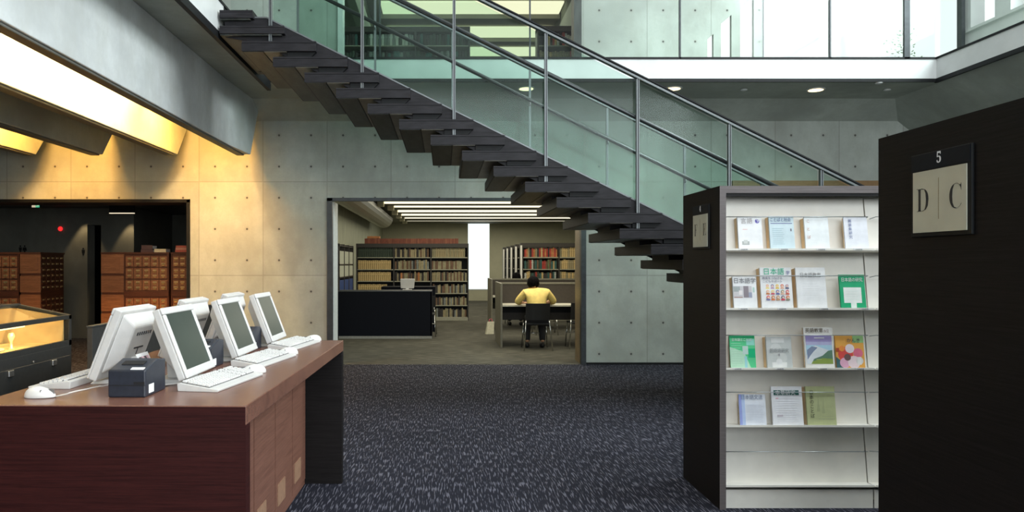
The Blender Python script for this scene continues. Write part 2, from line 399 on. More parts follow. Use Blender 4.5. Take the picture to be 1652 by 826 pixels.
# ------------------------------------------------------------------ reading room behind the right opening
RX0, RY1, RZ = -2.35, 28.2, 2.95
w = MB(); w.box(RX0-.2, RX0, W+T, RY1+.2, 0, RZ+.1); struct('wall_reading_left', w, plain('pale_green_wall', (.40, .42, .31), .7, 0, .1, 5, stretch=(1, 3, .4)))
w = MB(); w.box(6.8, 7.0, W+T, RY1+.2, 0, RZ+.1); struct('wall_reading_right', w, M['cream'])
wx0, wx1 = px(755, RY1), px(790, RY1)
w = MB(); w.box(RX0-.2, wx0, RY1, RY1+.2, 0, RZ+.1); w.box(wx1, 7.0, RY1, RY1+.2, 0, RZ+.1); w.box(wx0, wx1, RY1, RY1+.2, 0, .42)
struct('wall_reading_far', w, M['cream'])
w = MB(); w.box(wx0, wx1, RY1+.12, RY1+.14, .42, RZ+.05); struct('window_3', w, M['glass_g'])
w = MB(); w.box(wx0, wx1, RY1-.01, RY1+.14, .40, .44); struct('windowsill', w, M['fascia'])
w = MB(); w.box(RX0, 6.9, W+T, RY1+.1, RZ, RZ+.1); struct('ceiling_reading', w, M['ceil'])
w = MB(); w.box(RX0-.2, RX0, W, W+T, 0, 3.7); 
# rounded duct along the left wall
d = MB((-1.85, 11.1, 2.75)); n = 10
for r_, mm in ((.26, 0),):
    pr = [(-1.92+.30*math.cos(a), 2.86+.30*math.sin(a)) for a in [math.pi*1.0+math.pi*k/n for k in range(n+1)]]
    d.prism(pr, 'y', 11.1, 23.5)
duct = obj('ceiling_duct', d, plain('duct_silver', (.34, .33, .27), .35, .4)); tag(duct, 'round silver duct running along the reading room ceiling above the left wall', 'duct')
ly = [18.1, 19.4, 21.0, 22.6, 24.4, 26.4]
for i, Y in enumerate(ly):
    yy = [325.5, 332, 340, 346, 351, 355.5][i]; z = pz(yy, Y)
    x0 = px([620, 636, 642, 648, 653, 657][i], Y); x1 = px(950, Y)+.6
    t = thing('ceiling_light', ('nearest' if i == 0 else 'farthest' if i == 5 else ['', 'second', 'third', 'fourth', 'fifth'][i])+' of the six long strip lights on the reading room ceiling', 'ceiling light', (x0, Y, z), 0, 'long strip lights in the reading room')
    hgt = .022+.004*(5-i)
    obj('housing', MB().box(-.02, x1-x0, -.02, .10, hgt, min(.2, RZ-z)), M['ceil'], t)
    obj('tube', MB().box(0, x1-x0, -.03, .09, -hgt, hgt), M['lampw'], t)
    obj('end_cap', MB().box(-.17, -.01, -.12, .12, -.12, .09), plain('end_cap_lit', (.70, .66, .46), .5), t, bevel=.01)  # the tube's light on the cap is put into its pale colour

# ------------------------------------------------------------------ upper book room
w = MB(); w.box(-4.5, 2.8, 20, 20.2, 3.96, 7.1); w.box(-2.9, -2.7, W+T, 20, 3.96, 7.1); w.box(2.6, 2.8, W+T, 20, 3.96, 7.1)
struct('wall_bookroom', w, plain('green_grey_wall', (.20, .24, .20), .8))
w = MB(); w.box(-4.5, 2.8, W+T, 20.1, 3.80, 3.96); struct('floor_bookroom', w, M['carpet_b'])
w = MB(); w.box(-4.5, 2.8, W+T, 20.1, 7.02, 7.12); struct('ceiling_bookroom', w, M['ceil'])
H = 5.53
for i, (ya, yb) in enumerate(((3, 22), (44, 60), (77, 90))):
    Y0, Y1 = H*FP/(VY-ya), H*FP/(VY-yb)
    t = thing('coffer_light', ['wide cream ceiling light nearest the glass in the upper book room', 'second wide cream ceiling light in the upper book room', 'farthest wide cream ceiling light in the upper book room'][i], 'ceiling light', (0, Y0, 6.97), 0, 'wide cream lights of the upper book room')
    obj('diffuser', MB().box(-1.35, 2.55, 0, Y1-Y0, 0, .03), M['lampc'], t)
    obj('beam_lip', MB().box(-1.4, 2.58, Y1-Y0, Y1-Y0+.12, -.10, .03), M['ceil'], t)
d = MB((-1.9, 12, 6.8))
pr = [(-2.05+.42*math.cos(a), 6.95+.42*math.sin(a)) for a in [math.pi+math.pi*k/8 for k in range(9)]]
d.prism(pr, 'y', 11.2, 19)
o = obj('ceiling_duct', d, M['alu']); tag(o, 'silver duct along the ceiling of the upper book room', 'duct')

# ------------------------------------------------------------------ card catalogue room behind the left opening
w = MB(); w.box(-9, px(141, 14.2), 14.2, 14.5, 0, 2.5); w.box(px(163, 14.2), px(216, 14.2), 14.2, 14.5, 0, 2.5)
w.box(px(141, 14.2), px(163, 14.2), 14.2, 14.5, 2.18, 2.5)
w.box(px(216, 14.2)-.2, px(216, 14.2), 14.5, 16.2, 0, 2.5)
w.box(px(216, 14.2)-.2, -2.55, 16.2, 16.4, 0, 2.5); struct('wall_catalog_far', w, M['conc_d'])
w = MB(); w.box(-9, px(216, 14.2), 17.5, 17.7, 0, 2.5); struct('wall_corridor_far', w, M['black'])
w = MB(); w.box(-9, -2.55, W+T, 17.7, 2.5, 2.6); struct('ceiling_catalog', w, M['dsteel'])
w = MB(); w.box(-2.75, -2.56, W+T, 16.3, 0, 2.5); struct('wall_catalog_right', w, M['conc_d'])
for X, Y in ((px(140, 14.2)-.02, 14.02), (px(212, 14.2), 14.02), (-4.95, 15.95)):
    spot('wall_washer', (X, Y, 2.44), 34, (1, .72, .38), math.radians(62), .35, (X, Y+.12, 0))
spot('catalog_light', (-5.2, 11.4, 2.42), 36, (1, .74, .42), math.radians(95), .8, (-5.1, 12.6, .7), .1)
spot('catalog_light', (-7.4, 11.4, 2.42), 30, (1, .74, .42), math.radians(95), .8, (-7.3, 12.6, .7), .1)

# ------------------------------------------------------------------ display case lamp, downlights in the soffit
for i, (x, y) in enumerate(((849, 142), (1086, 142), (1316, 144))):
    Y = 2.25*FP/(VY-y); X = px(x, Y)
    t = thing('downlight', ['round warm downlight in the gallery soffit seen through the stair glass', 'round warm downlight in the soffit just above the stair handrail', 'round warm downlight in the soffit right of the staircase'][i], 'downlight', (X, Y, 3.70), 0, 'warm downlights in the gallery soffit')
    ring = MB(); ring.tube([(0, 0, -.012), (0, 0, 0)], .115, 24); obj('trim_ring', ring, M['fascia'], t)
    lens = MB(); lens.tube([(0, 0, -.016), (0, 0, -.0125)], .09, 24); obj('lens', lens, M['lampwarm'], t)
    spot('downlight_beam', (X, Y, 3.66), 22, (1, .8, .5), math.radians(110), .6, (X, Y, 0), .08)
for x, y, lb in ((1200, 145, 'small pale sprinkler head in the soffit left of the right downlight'), (1431, 145, 'small pale detector in the soffit near the right wall'), (1418, 134, 'tiny pale dot fitting at the soffit edge near the right corner')):
    Y = 2.24*FP/(VY-y); b = MB((px(x, Y), Y, 3.685)); b.ell((px(x, Y), Y, 3.69), (.045, .045, .014)); tag(obj('ceiling_sensor', b, M['fascia']), lb, 'sensor')

# ------------------------------------------------------------------ staircase
SY0, SY1 = 7.0, 8.5
X0s, dX, Z0s, dZ = -.126, .2991, 2.665, .1482
st = thing('staircase', 'dark open straight staircase with slab treads, glass sides and steel rails', 'staircase', (4.9, 7.7, 0))
def so(): return MB((4.9, 7.7, 0))
def nose(x):    # stringer top edge height at x
    return Z0s-(x-(X0s+.706))*dZ/dX
tread_mesh = None
for k in range(-8, 18):
    x0, x1, zt = X0s+dX*k, X0s+dX*k+.706, Z0s-dZ*k
    if x0 < -2.13:
        b = so(); xa = -2.13
        b.box(xa, x1, SY0, SY1, zt-.075, zt-.022); b.box(xa, x1-.004, SY0+.004, SY1, zt-.018, zt)
        b.box(xa, x1-.03, SY0+.02, SY1-.02, zt-.088, zt-.07, 1)
        obj('tread', b, [M['stairs'], M['soffit']], st)
        continue
    if tread_mesh is None:
        b = MB()
        b.box(0, .706, 0, 1.5, -.094, -.020)
        b.box(0, .700, .008, 1.5, -.020, -.015, 2)
        b.box(0, .706, 0, 1.5, -.015, 0)
        b.prism([(.43, -.094), (.700, -.094), (.655, -.140), (.43, -.140)], 'y', .035, 1.46, 2)
        b.box(.012, .200, .014, 1.485, -.099, -.094, 1); b.box(.212, .425, .014, 1.485, -.099, -.094, 3)
        tread_mesh = b.mesh('tread', [M['stairs'], M['soffit'], M['black'], M['soffit2']])
    o = obj('tread', tread_mesh, None, st); o.location = (x0-4.9, SY0-7.7, zt)
    if k < 17:
        b = so(); b.box(x0+.32, x0+.56, SY0+.50, SY1-.40, zt-dZ, zt-.095); obj('spacer_block', b, M['stairs'], st)
xa, xb = -2.10+.0, X0s+dX*17+.706
xL = -1.70
for Yp, nm in ((SY0+.07, 'near'), (SY1-.17, 'far')):
    b = so()
    xe = xb-.35
    b.prism([(xL, nose(xL)), (xb, nose(xb)), (xb, 0), (xb-.3, 0), (xL-.05, nose(xL)-.25), (xL-.4, nose(xL)-.18), (xL-.4, nose(xL)+.005)], 'y', Yp, Yp+.03)
    obj('stringer', b, M['stairs'], st)
    b = so(); b.prism([(xL-.38, nose(xL)+.014), (xL, nose(xL)+.014), (xb, nose(xb)+.014), (xb, nose(xb)), (xL, nose(xL)), (xL-.38, nose(xL))], 'y', Yp-.004, Yp+.034); obj('glass_channel', b, M['post'], st)
    # posts on the treads, rails, glass
    Yq = SY0+.035 if nm == 'near' else SY1-.155
    xposts = [px(584, SY0)+.875*i for i in range(-1, 8)]
    for X in xposts:
        if X > xb-.1 : continue
        kk = math.floor((X-X0s)/dX)
        ztread = Z0s-dZ*min(17, max(-8, kk))
        lo = ztread if nm == 'near' else nose(X)-.05
        b = so()
        if nm == 'near':
            b.box(X-.015, X-.003, Yq-.020, Yq+.020, lo, nose(X)+1.165); b.box(X+.005, X+.013, Yq-.020, Yq+.020, lo, nose(X)+1.165); b.box(X-.004, X+.006, Yq-.006, Yq+.006, lo, nose(X)+1.16, 1)
        else:
            b.box(X-.012, X+.012, Yq-.012, Yq+.012, lo, nose(X)+1.165)
        p = obj('post', b, [M['post'], M['dsteel']], st)
        b = so(); yy = Yq+.05 if nm == 'near' else Yq-.05
        b.tube([(X, Yq, nose(X)+.755), (X, yy, nose(X)+.755), (X, yy, nose(X)+.79)], .007, 6); obj('rail_bracket', b, M['alu'], p)
    b = so(); xr0, xr1 = -2.6, xb-.05
    zr = lambda x, h: nose(x)+h
    b.prism([(xr0, zr(xr0, 1.165)), (xr1, zr(xr1, 1.165)), (xr1, zr(xr1, 1.185)), (xr0, zr(xr0, 1.185))], 'y', Yq-.028, Yq+.028)
    b.prism([(xr0, zr(xr0, 1.198)), (xr1, zr(xr1, 1.198)), (xr1, zr(xr1, 1.212)), (xr0, zr(xr0, 1.212))], 'y', Yq-.028, Yq+.028, 1)
    b.prism([(xr0, zr(xr0, 1.185)), (xr1, zr(xr1, 1.185)), (xr1, zr(xr1, 1.198)), (xr0, zr(xr0, 1.198))], 'y', Yq-.016, Yq+.016, 1)
    obj('top_rail', b, [M['post'], M['black']], st)
    b = so(); yy = Yq+.05 if nm == 'near' else Yq-.05
    b.tube([(xr0, yy, zr(xr0, .81)), (xr1, yy, zr(xr1, .81))], .022, 12); obj('handrail', b, M['rail'], st)
    Yg = Yp+.012
    for i in range(len(xposts)-1):
        a, c = xposts[i]+.012, xposts[i+1]-.012
        if a < xL-.35: a = xL-.35
        if a > xb-.3: continue
        b = so(); b.prism([(a, zr(a, .012)), (c, zr(c, .012)), (c, zr(c, 1.16)), (a, zr(a, 1.16))], 'y', Yg, Yg+.010)
        obj('glass_panel', b, M['glass'], st)

# ------------------------------------------------------------------ glass guards on the galleries
gx = [px(x, 9.15) for x in (371, 613, 855, 1097, 1339, 1463)]+[6.10]
t = thing('glass_guard', 'clear glass balustrade standing on the white gallery edge above the soffit', 'balustrade', (2, 9.16, 3.98))
for i in range(len(gx)-1):
    obj('glass_panel', MB((2, 9.16, 3.98)).box(gx[i]+.008, gx[i+1]-.008, 9.15, 9.162, 4.0, 5.1), M['glass_g'], t)
for i, x in enumerate(gx[1:-1]):
    wdt = .035 if i == 4 else .009
    obj('post', MB((2, 9.16, 3.98)).box(x-wdt, x+wdt, 9.14, 9.175, 3.98, 5.12), M['dsteel'], t)
obj('rail', MB((2, 9.16, 3.98)).box(gx[0], 6.11, 9.13, 9.18, 5.1, 5.13), M['alu'], t)
t = thing('glass_guard', 'glass balustrade on the right gallery edge, running towards the viewer', 'balustrade', (6.12, 6, 3.98))
for i in range(5):
    obj('glass_panel', MB((6.12, 6, 3.98)).box(6.115, 6.127, 9.1-1.9*(i+1)+.01, 9.1-1.9*i-.01, 4.0, 5.1), M['glass_g'], t)
obj('rail', MB((6.12, 6, 3.98)).box(6.10, 6.14, -.5, 9.15, 5.1, 5.13), M['alu'], t)
t = thing('glass_guard', 'glass balustrade on the left gallery edge beside the stair head', 'balustrade', (-2.16, 5, 3.96))
for i in range(4):
    obj('glass_panel', MB((-2.16, 5, 3.96)).box(-2.168, -2.156, 6.9-1.75*(i+1)+.01, 6.9-1.75*i-.01, 3.98, 5.1), M['glass_g'], t)
obj('rail', MB((-2.16, 5, 3.96)).box(-2.18, -2.14, 0, 6.95, 5.1, 5.13), M['alu'], t)

# ------------------------------------------------------------------ computer desk
DK = -math.radians(1.1)
RT = Matrix.Rotation(DK, 4, 'Z'); DKO = Vector((-.71, 2.648, 0))
def dk(x, y, z=0):           # desk-local (measured from its near right corner) to the world
    return tuple(DKO+RT @ Vector((x, y, z)))
DH = .936
desk = thing('computer_desk', 'long dark brown standing desk carrying the row of library computers', 'desk', tuple(DKO), DK)
b = MB(); b.box(-1.01, 0, 0, 2.25, DH-.07, DH)
obj('desk_top', b, M['wood_top'], desk, bevel=.003)
obj('front_panel', MB().box(-1.01, -.001, .0, .055, 0, DH-.0705).box(-1.009, -.002, -.0015, 0, .002, DH-.004), M['wood_front'], desk)
obj('end_panel', MB().box(-1.01, 0, 2.19, 2.25, 0, DH-.0705), M['wood_d'], desk, bevel=.002)
b = MB(); b.box(-.76, -.245, .055, 2.19, 0, DH-.0705); obj('inner_cabinet', b, M['wood_side'], desk)
yy = [.06, .55, .96, 1.38, 1.80, 2.18]
for i in range(5):
    ip = obj('access_panel', MB().box(-.245, -.238, yy[i]+.006, yy[i+1]-.006, .04, DH-.085), M['wood_side'], desk)
    if i > 0:
        obj('cable_cover', MB().box(-.238, -.234, yy[i]+.05, yy[i]+.22, .10, .22), plain('lighter_veneer', (.33, .19, .12), .45), ip)

def make_monitor():
    t = thing('computer_monitor', 'x', 'monitor')
    tl = math.radians(21); R = Matrix.Translation((0, 0, .036)) @ Matrix.Rotation(-tl, 4, 'Y')
    # panel local: x forward, z up along the panel, y width
    wd, hg = .355, .312
    b = MB(); y0, y1 = -wd/2, wd/2
    b.box(-.042, -.010, y0, y1, 0, hg)
    bo = .030
    b.box(-.010, 0, y0, y1, 0, bo+.006); b.box(-.010, 0, y0, y1, hg-bo, hg); b.box(-.010, 0, y0, y0+bo, bo, hg-bo); b.box(-.010, 0, y1-bo, y1, bo, hg-bo)
    obj('casing', b.xf(R), M['beige'], t, bevel=.005)
    obj('screen', MB().box(-.009, -.004, y0+bo-.001, y1-bo+.001, bo+.005, hg-bo+.001).xf(R), M['screen'], t)
    b = MB()
    p = [(-.042, y0+.02, .03), (-.042, y1-.02, .03), (-.042, y1-.02, hg-.012), (-.042, y0+.02, hg-.012),
         (-.092, y0+.07, .10), (-.092, y1-.07, .10), (-.092, y1-.07, hg-.055), (-.092, y0+.07, hg-.055)]
    b.hexa(p); bh = obj('back_housing', b.xf(R), M['beige'], t, bevel=.008)
    v = MB()
    for i in range(7): v.box(-.094, -.0915, -.075+.022*i, -.066+.022*i, hg-.10, hg-.085)
    v.box(-.0945, -.0915, -.045, .045, .15, .156); v.box(-.0945, -.0915, .0, .004, .12, .15)
    obj('vents', v.xf(R), M['dsteel'], bh)
    b = MB(); b.hexa([(-.20, -.09, 0), (.02, -.11, 0), (.02, .11, 0), (-.20, .09, 0), (-.18, -.075, .016), (.005, -.095, .016), (.005, .095, .016), (-.18, .075, .016)])
    obj('stand_base', b, M['beige'], t, bevel=.004)
    b = MB(); b.hexa([(-.14, -.04, .015), (-.03, -.04, .015), (-.03, .04, .015), (-.14, .04, .015), (-.15, -.035, .11), (-.08, -.035, .10), (-.08, .035, .10), (-.15, .035, .11)])
    obj('neck', b, M['beige'], t, bevel=.006)
    return t
mon = make_monitor()
MY = [.57, 1.29, 1.98]
mlab = [['near', 'middle', 'far'], ['front', 'second', 'last']]
first = True
for side in (0, 1):
    for i in range(3):
        lab = ['grey-screened monitor facing right, nearest the printers front edge of desk', 'grey-screened monitor facing right, in the middle of its row', 'grey-screened monitor facing right, at the far end of the desk'][i] if side == 0 else \
              ['white monitor seen from behind, directly behind the nearest black printer', 'white monitor seen from behind, between the first two facing screens', 'white monitor top showing from behind, at the far end of the desk'][i]
        x = (-.36 if side == 0 else -.785)
        L = dk(x+.005, MY[i], DH); rz = DK+(0 if side == 0 else math.pi)
        g = 'computer monitors on the long desk'
        if first: mon.location = L; mon.rotation_euler = (0, 0, rz); mon['label'] = lab; mon['group'] = g; first = False
        else: dup(mon, L, rz, lab, g)

def make_printer():
    t = thing('receipt_printer', 'x', 'printer')
    b = MB(); b.prism([(0, 0), (.195, 0), (.195, .125), (.12, .135), (.03, .112), (0, .105)], 'x', 0, .145)
    obj('body', b, M['printer'], t, bevel=.006)
    obj('front_seam', MB().box(.002, .143, -.001, .004, .045, .048).box(.10, .141, -.002, .003, .050, .060), M['slot'], t)
    obj('paper_slot', MB().hexa([(.03, .05, .117), (.115, .05, .117), (.115, .085, .1265), (.03, .085, .1265), (.03, .05, .1205), (.115, .05, .1205), (.115, .085, .130), (.03, .085, .130)]), M['slot'], t)
    obj('label_sticker', MB().hexa([(.085, .004, .1055), (.135, .004, .1055), (.135, .022, .1105), (.085, .022, .1105), (.085, .004, .1075), (.135, .004, .1075), (.135, .022, .1125), (.085, .022, .1125)]), M['paper'], t)
    obj('side_sticker', MB().box(.1445, .1465, .03, .075, .012, .045), M['paper'], t)
    return t
pr = make_printer()
for i, (y, lab) in enumerate(((.155, 'black receipt printer at the near end of the desk'), (.90, 'black receipt printer between the first and second screens'), (1.62, 'black receipt printer half hidden behind the second facing screen'))):
    L = dk(-.575+.0*i, y, DH)
    if i == 0: pr.location = L; pr.rotation_euler = (0, 0, DK); pr['label'] = lab; pr['group'] = 'black receipt printers on the desk'
    else: dup(pr, L, DK, lab, 'black receipt printers on the desk')

def make_keyboard():
    t = thing('keyboard', 'x', 'keyboard')
    # long side along y, rear edge (raised) towards -x
    b = MB(); b.prism([(-.085, 0), (.085, 0), (.088, .010), (-.075, .034), (-.088, .030)], 'y', -.225, .225)
    obj('body', b, M['beige'], t, bevel=.003)
    b = MB()
    def zt(x): return .0135+(.088-x)*.1473
    rows = [-.062, -.038, -.019, 0, .019, .038]
    for ri, x in enumerate(rows):
        y = -.215
        while y < .205:
            wy = .0195
            if ri >= 4 and -.12 < y < -.02 and ri == 5: wy = .10
            if abs(y-.075) < .008 or abs(y-.135) < .008: y += .012
            x0, x1, y0, y1 = x-.0078, x+.0078, y, y+wy-.0042
            za, zb = zt(x0)-.003, zt(x1)-.003
            b.hexa([(x0, y0, za), (x1, y0, zb), (x1, y1, zb), (x0, y1, za), (x0+.0015, y0+.0015, za+.0085), (x1-.0015, y0+.0015, zb+.0085), (x1-.0015, y1-.0015, zb+.0085), (x0+.0015, y1-.0015, za+.0085)])
            y += wy
    obj('keys', b, M['key'], t)
    obj('key_well', MB().hexa([(-.072, -.218, zt(-.072)-.003), (.048, -.218, zt(.048)-.003), (.048, .21, zt(.048)-.003), (-.072, .21, zt(-.072)-.003), (-.072, -.218, zt(-.072)), (.048, -.218, zt(.048)), (.048, .21, zt(.048)), (-.072, .21, zt(-.072))]), M['keygap'], t)
    return t
def make_mouse():
    t = thing('computer_mouse', 'x', 'mouse')
    b = MB(); b.ell((0, 0, .004), (.062, .036, .037), 20, 12, 0, lambda q: Vector((q.x, q.y*(1-.15*q.x), max(q.z, -.08)*(1-.25*q.x))))
    obj('shell', b, M['key'], t)
    obj('button_seam', MB().box(.018, .058, -.001, .001, .012, .0315).box(.017, .019, -.026, .026, .018, .0318), M['keygap'], t)
    return t
kb = make_keyboard(); ms = make_mouse()
kl = ['white keyboard nearest the front corner of the desk', 'white keyboard in front of the middle facing screen', 'white keyboard at the far end of the desk']
for i in range(3):
    L = dk(-.245, .505+.715*i-(.0, .02, .03)[i], DH); rz = DK+math.radians(-8)
    if i == 0: kb.location = L; kb.rotation_euler = (0, 0, rz); kb['label'] = kl[0]; kb['group'] = 'white keyboards on the desk'
    else: dup(kb, L, rz, kl[i], 'white keyboards on the desk')
dup(kb, dk(-.90, .56, DH), math.pi-.03, 'white keyboard on the left side of the desk, seen edge-on', 'white keyboards on the desk')
ml = ['white mouse at the far end of the nearest keyboard', 'white mouse touching the end of the middle keyboard', 'white mouse at the far end of the desk beside the last keyboard']
for i in range(3):
    L = dk(-.195, .785+.715*i-(.0, .02, .03)[i], DH); rz = math.radians(205)
    dup(ms, L, rz, ml[i], 'computer mice on the desk')
ms.location = dk(-.835, .155, DH); ms.rotation_euler = (0, 0, math.radians(-8)); ms['label'] = 'white mouse alone at the near left of the desk with a looping cable'; ms['group'] = 'computer mice on the desk'
b = MB((-1.3, 2.8, DH)); q = [(-.775, .15), (-.72, .15), (-.68, .20), (-.665, .30), (-.68, .42), (-.72, .50)]
pts = []
for i in range(len(q)-1):
    for k in range(5):
        t_ = k/5; pts.append(dk(q[i][0]*(1-t_)+q[i+1][0]*t_, q[i][1]*(1-t_)+q[i+1][1]*t_, DH+.004+.02*math.sin(math.pi*min(1, i/4+t_/5))))
b.tube(pts, .0028, 6); tag(obj('mouse_cable', b, M['beige']), 'thin white mouse cable curling over the near left of the desk', 'cable')
for j, (cx, cy, lb) in enumerate(((-.52, .42, 'pale cable on the desk behind the nearest printer'), (-.50, 1.14, 'pale cable on the desk behind the second printer'))):
    b = MB(dk(cx, cy, DH)); pts = [dk(cx-.12+.05*k, cy+.05*math.sin(k*1.7+j), DH+.005+.004*(k % 2)) for k in range(7)]
    b.tube(pts, .004, 6); tag(obj('desk_cable', b, M['beige']), lb, 'cable')

def make_leaflet():
    t = thing('leaflet_stand', 'x', 'leaflet stand')
    R = Matrix.Rotation(math.radians(-24), 4, 'Y')
    b = MB(); b.box(0, .003, -.055, .055, 0, .15); obj('sheet', b.xf(R), M['paper'], t)
    b = MB(); b.box(.003, .0042, -.045, .045, .06, .135); obj('picture_print', b.xf(R), plain('pink_print', (.62, .42, .45), .5, 0, .5, 40), t)
    b = MB(); b.box(-.07, .05, -.058, .058, 0, .003); obj('acrylic_base', b, M['glass_c'], t)
    return t
lf = make_leaflet()
lf.location = dk(-.50, .42, DH); lf.rotation_euler = (0, 0, DK); lf['label'] = 'clear holder with a pink printed leaflet behind the nearest facing monitor'; lf['group'] = 'leaflet holders on the desk'
dup(lf, dk(-.53, 1.10, DH), DK, 'clear holder with a white leaflet behind the middle facing monitor', 'leaflet holders on the desk')

# ------------------------------------------------------------------ grey partition and the showcase on the left
p = thing('low_partition', 'plain grey low partition between the showcase and the computers', 'partition', (-2.5, 5.25, 0))
obj('panel', MB().box(-.04, 0, 0, 2.9, 0, .99), plain('dark_grey_laminate', (.035, .035, .034), .6, spec=.2), p, bevel=.004)
obj('cap', MB().box(-.045, .005, -.003, 2.905, .99, 1.0), M['dsteel'], p)
sc = thing('display_case', 'dark steel display case with sloping glass lid and warm lit interior', 'display case', (-3.23, 6.4, 0))
fr = plain('dark_grey_steel', (.032, .035, .036), .45, .2, spec=.3)
cw = 1.3; cl = -3.6
b = MB(); b.box(-cw, 0, cl, 0, .06, .74); obj('cabinet', b, fr, sc, bevel=.004)
obj('plinth', MB().box(-cw+.05, -.05, cl+.05, -.05, 0, .06), M['black'], sc)
obj('display_floor', MB().box(-cw+.03, -.03, cl+.03, -.03, .74, .76), plain('golden_cloth', (.62, .42, .17), .8, 0, .15, 6), sc)
obj('back_board', MB().box(-cw+.02, -cw+.04, cl+.03, -.03, .76, 1.06), plain('golden_board', (.60, .42, .18), .8), sc)
b = MB()
for y in (cl, -.04):
    b.box(-.04, 0, y, y+.04, .74, 1.0); b.box(-cw, -cw+.04, y, y+.04, .74, 1.09)
    b.prism([(0, .965), (0, 1.0), (-.46, 1.095), (-cw, 1.095), (-cw, 1.06), (-.46, 1.06)], 'y', y, y+.04)
b.box(-.04, 0, cl, 0, .965, 1.0); b.box(-.03, 0, cl, 0, .74, .785); b.box(-.48, -.44, cl, 0, 1.065, 1.098)
obj('frame', b, fr, sc)
obj('front_glass', MB().box(-.012, -.006, cl+.04, -.04, .785, .965), M['glass_c'], sc)
b = MB(); b.add([(-.03, cl+.04, 1.0), (-.03, -.04, 1.0), (-.45, -.04, 1.09), (-.45, cl+.04, 1.09), (-.03, cl+.04, .994), (-.03, -.04, .994), (-.45, -.04, 1.084), (-.45, cl+.04, 1.084)], [(0,1,2,3),(7,6,5,4),(0,4,5,1),(1,5,6,2),(2,6,7,3),(3,7,4,0)]); obj('lid_glass', b, M['glass_c'], sc)
obj('end_board', MB().prism([(-cw+.04, .76), (-.045, .76), (-.045, .985), (-.46, 1.06), (-cw+.04, 1.06)], 'y', -.05, -.042), plain('golden_end_board', (.62, .44, .20), .8, 0, .1, 4), sc)
lt = obj('lamp_tube', MB().tube([(-.06, cl+.1, .955), (-.06, -.62, .955)], .009, 8), lampmat('case_tube', (1, .82, .5), 2.0), sc)
for j in range(2):
    y0 = cl+.02 + j*(-cl-.04)/2; y1 = y0+(-cl-.04)/2-.01
    d_ = obj('drawer', MB().box(-.01, .008, y0, y1, .10, .655), fr, sc, bevel=.003)
    for yy_ in ((-.92, -.31) if j == 1 else (-2.7, -2.1)):
        hb = MB(); hb.box(.008, .022, yy_-.032, yy_+.032, .605, .650); obj('handle', hb, M['alu'], d_, bevel=.004)
    lk = MB(); yk = -.61 if j == 1 else -2.4; lk.tube([(.008, yk, .672), (.014, yk, .672)], .009, 10); obj('lock', lk, M['alu'], d_)
area('case_lamp', (-3.30, 4.4, .955), (.04, 3.0), 17, (1, .72, .36), (0, math.radians(55), 0))
for i, (dx, dy, lb) in enumerate(((-.35, -.75, 'open pale book lying inside the lit display case'),)):
    t = thing('open_book', lb, 'book', (-3.23+dx, 6.4+dy, .76), .1)
    b = MB()
    for s_ in (-1, 1): b.prism([(0, .012), (s_*.06, .028), (s_*.15, .020), (s_*.15, 0), (0, 0)], 'y', -.11, .11)
    obj('pages', b, plain('old_paper', (.72, .62, .42), .8), t)
    obj('cover', MB().box(-.155, .155, -.115, .115, -.001, .004), M['catalog_d'], t)
t = thing('lamp_glint_cup', 'small made-up gold cup standing for a lamp reflection in the display case', 'reflection stand-in', (px(18, 5.9), 5.9, .76))  # made-up cup imitating a lamp's reflected glow
b = MB(); b.tube([(0, 0, 0), (0, 0, .012), (0, 0, .06), (0, 0, .10), (0, 0, .13)], [.03, .012, .010, .028, .018], 12); obj('cup', b, plain('pale_gold', (.9, .82, .45), .2, .3), t)

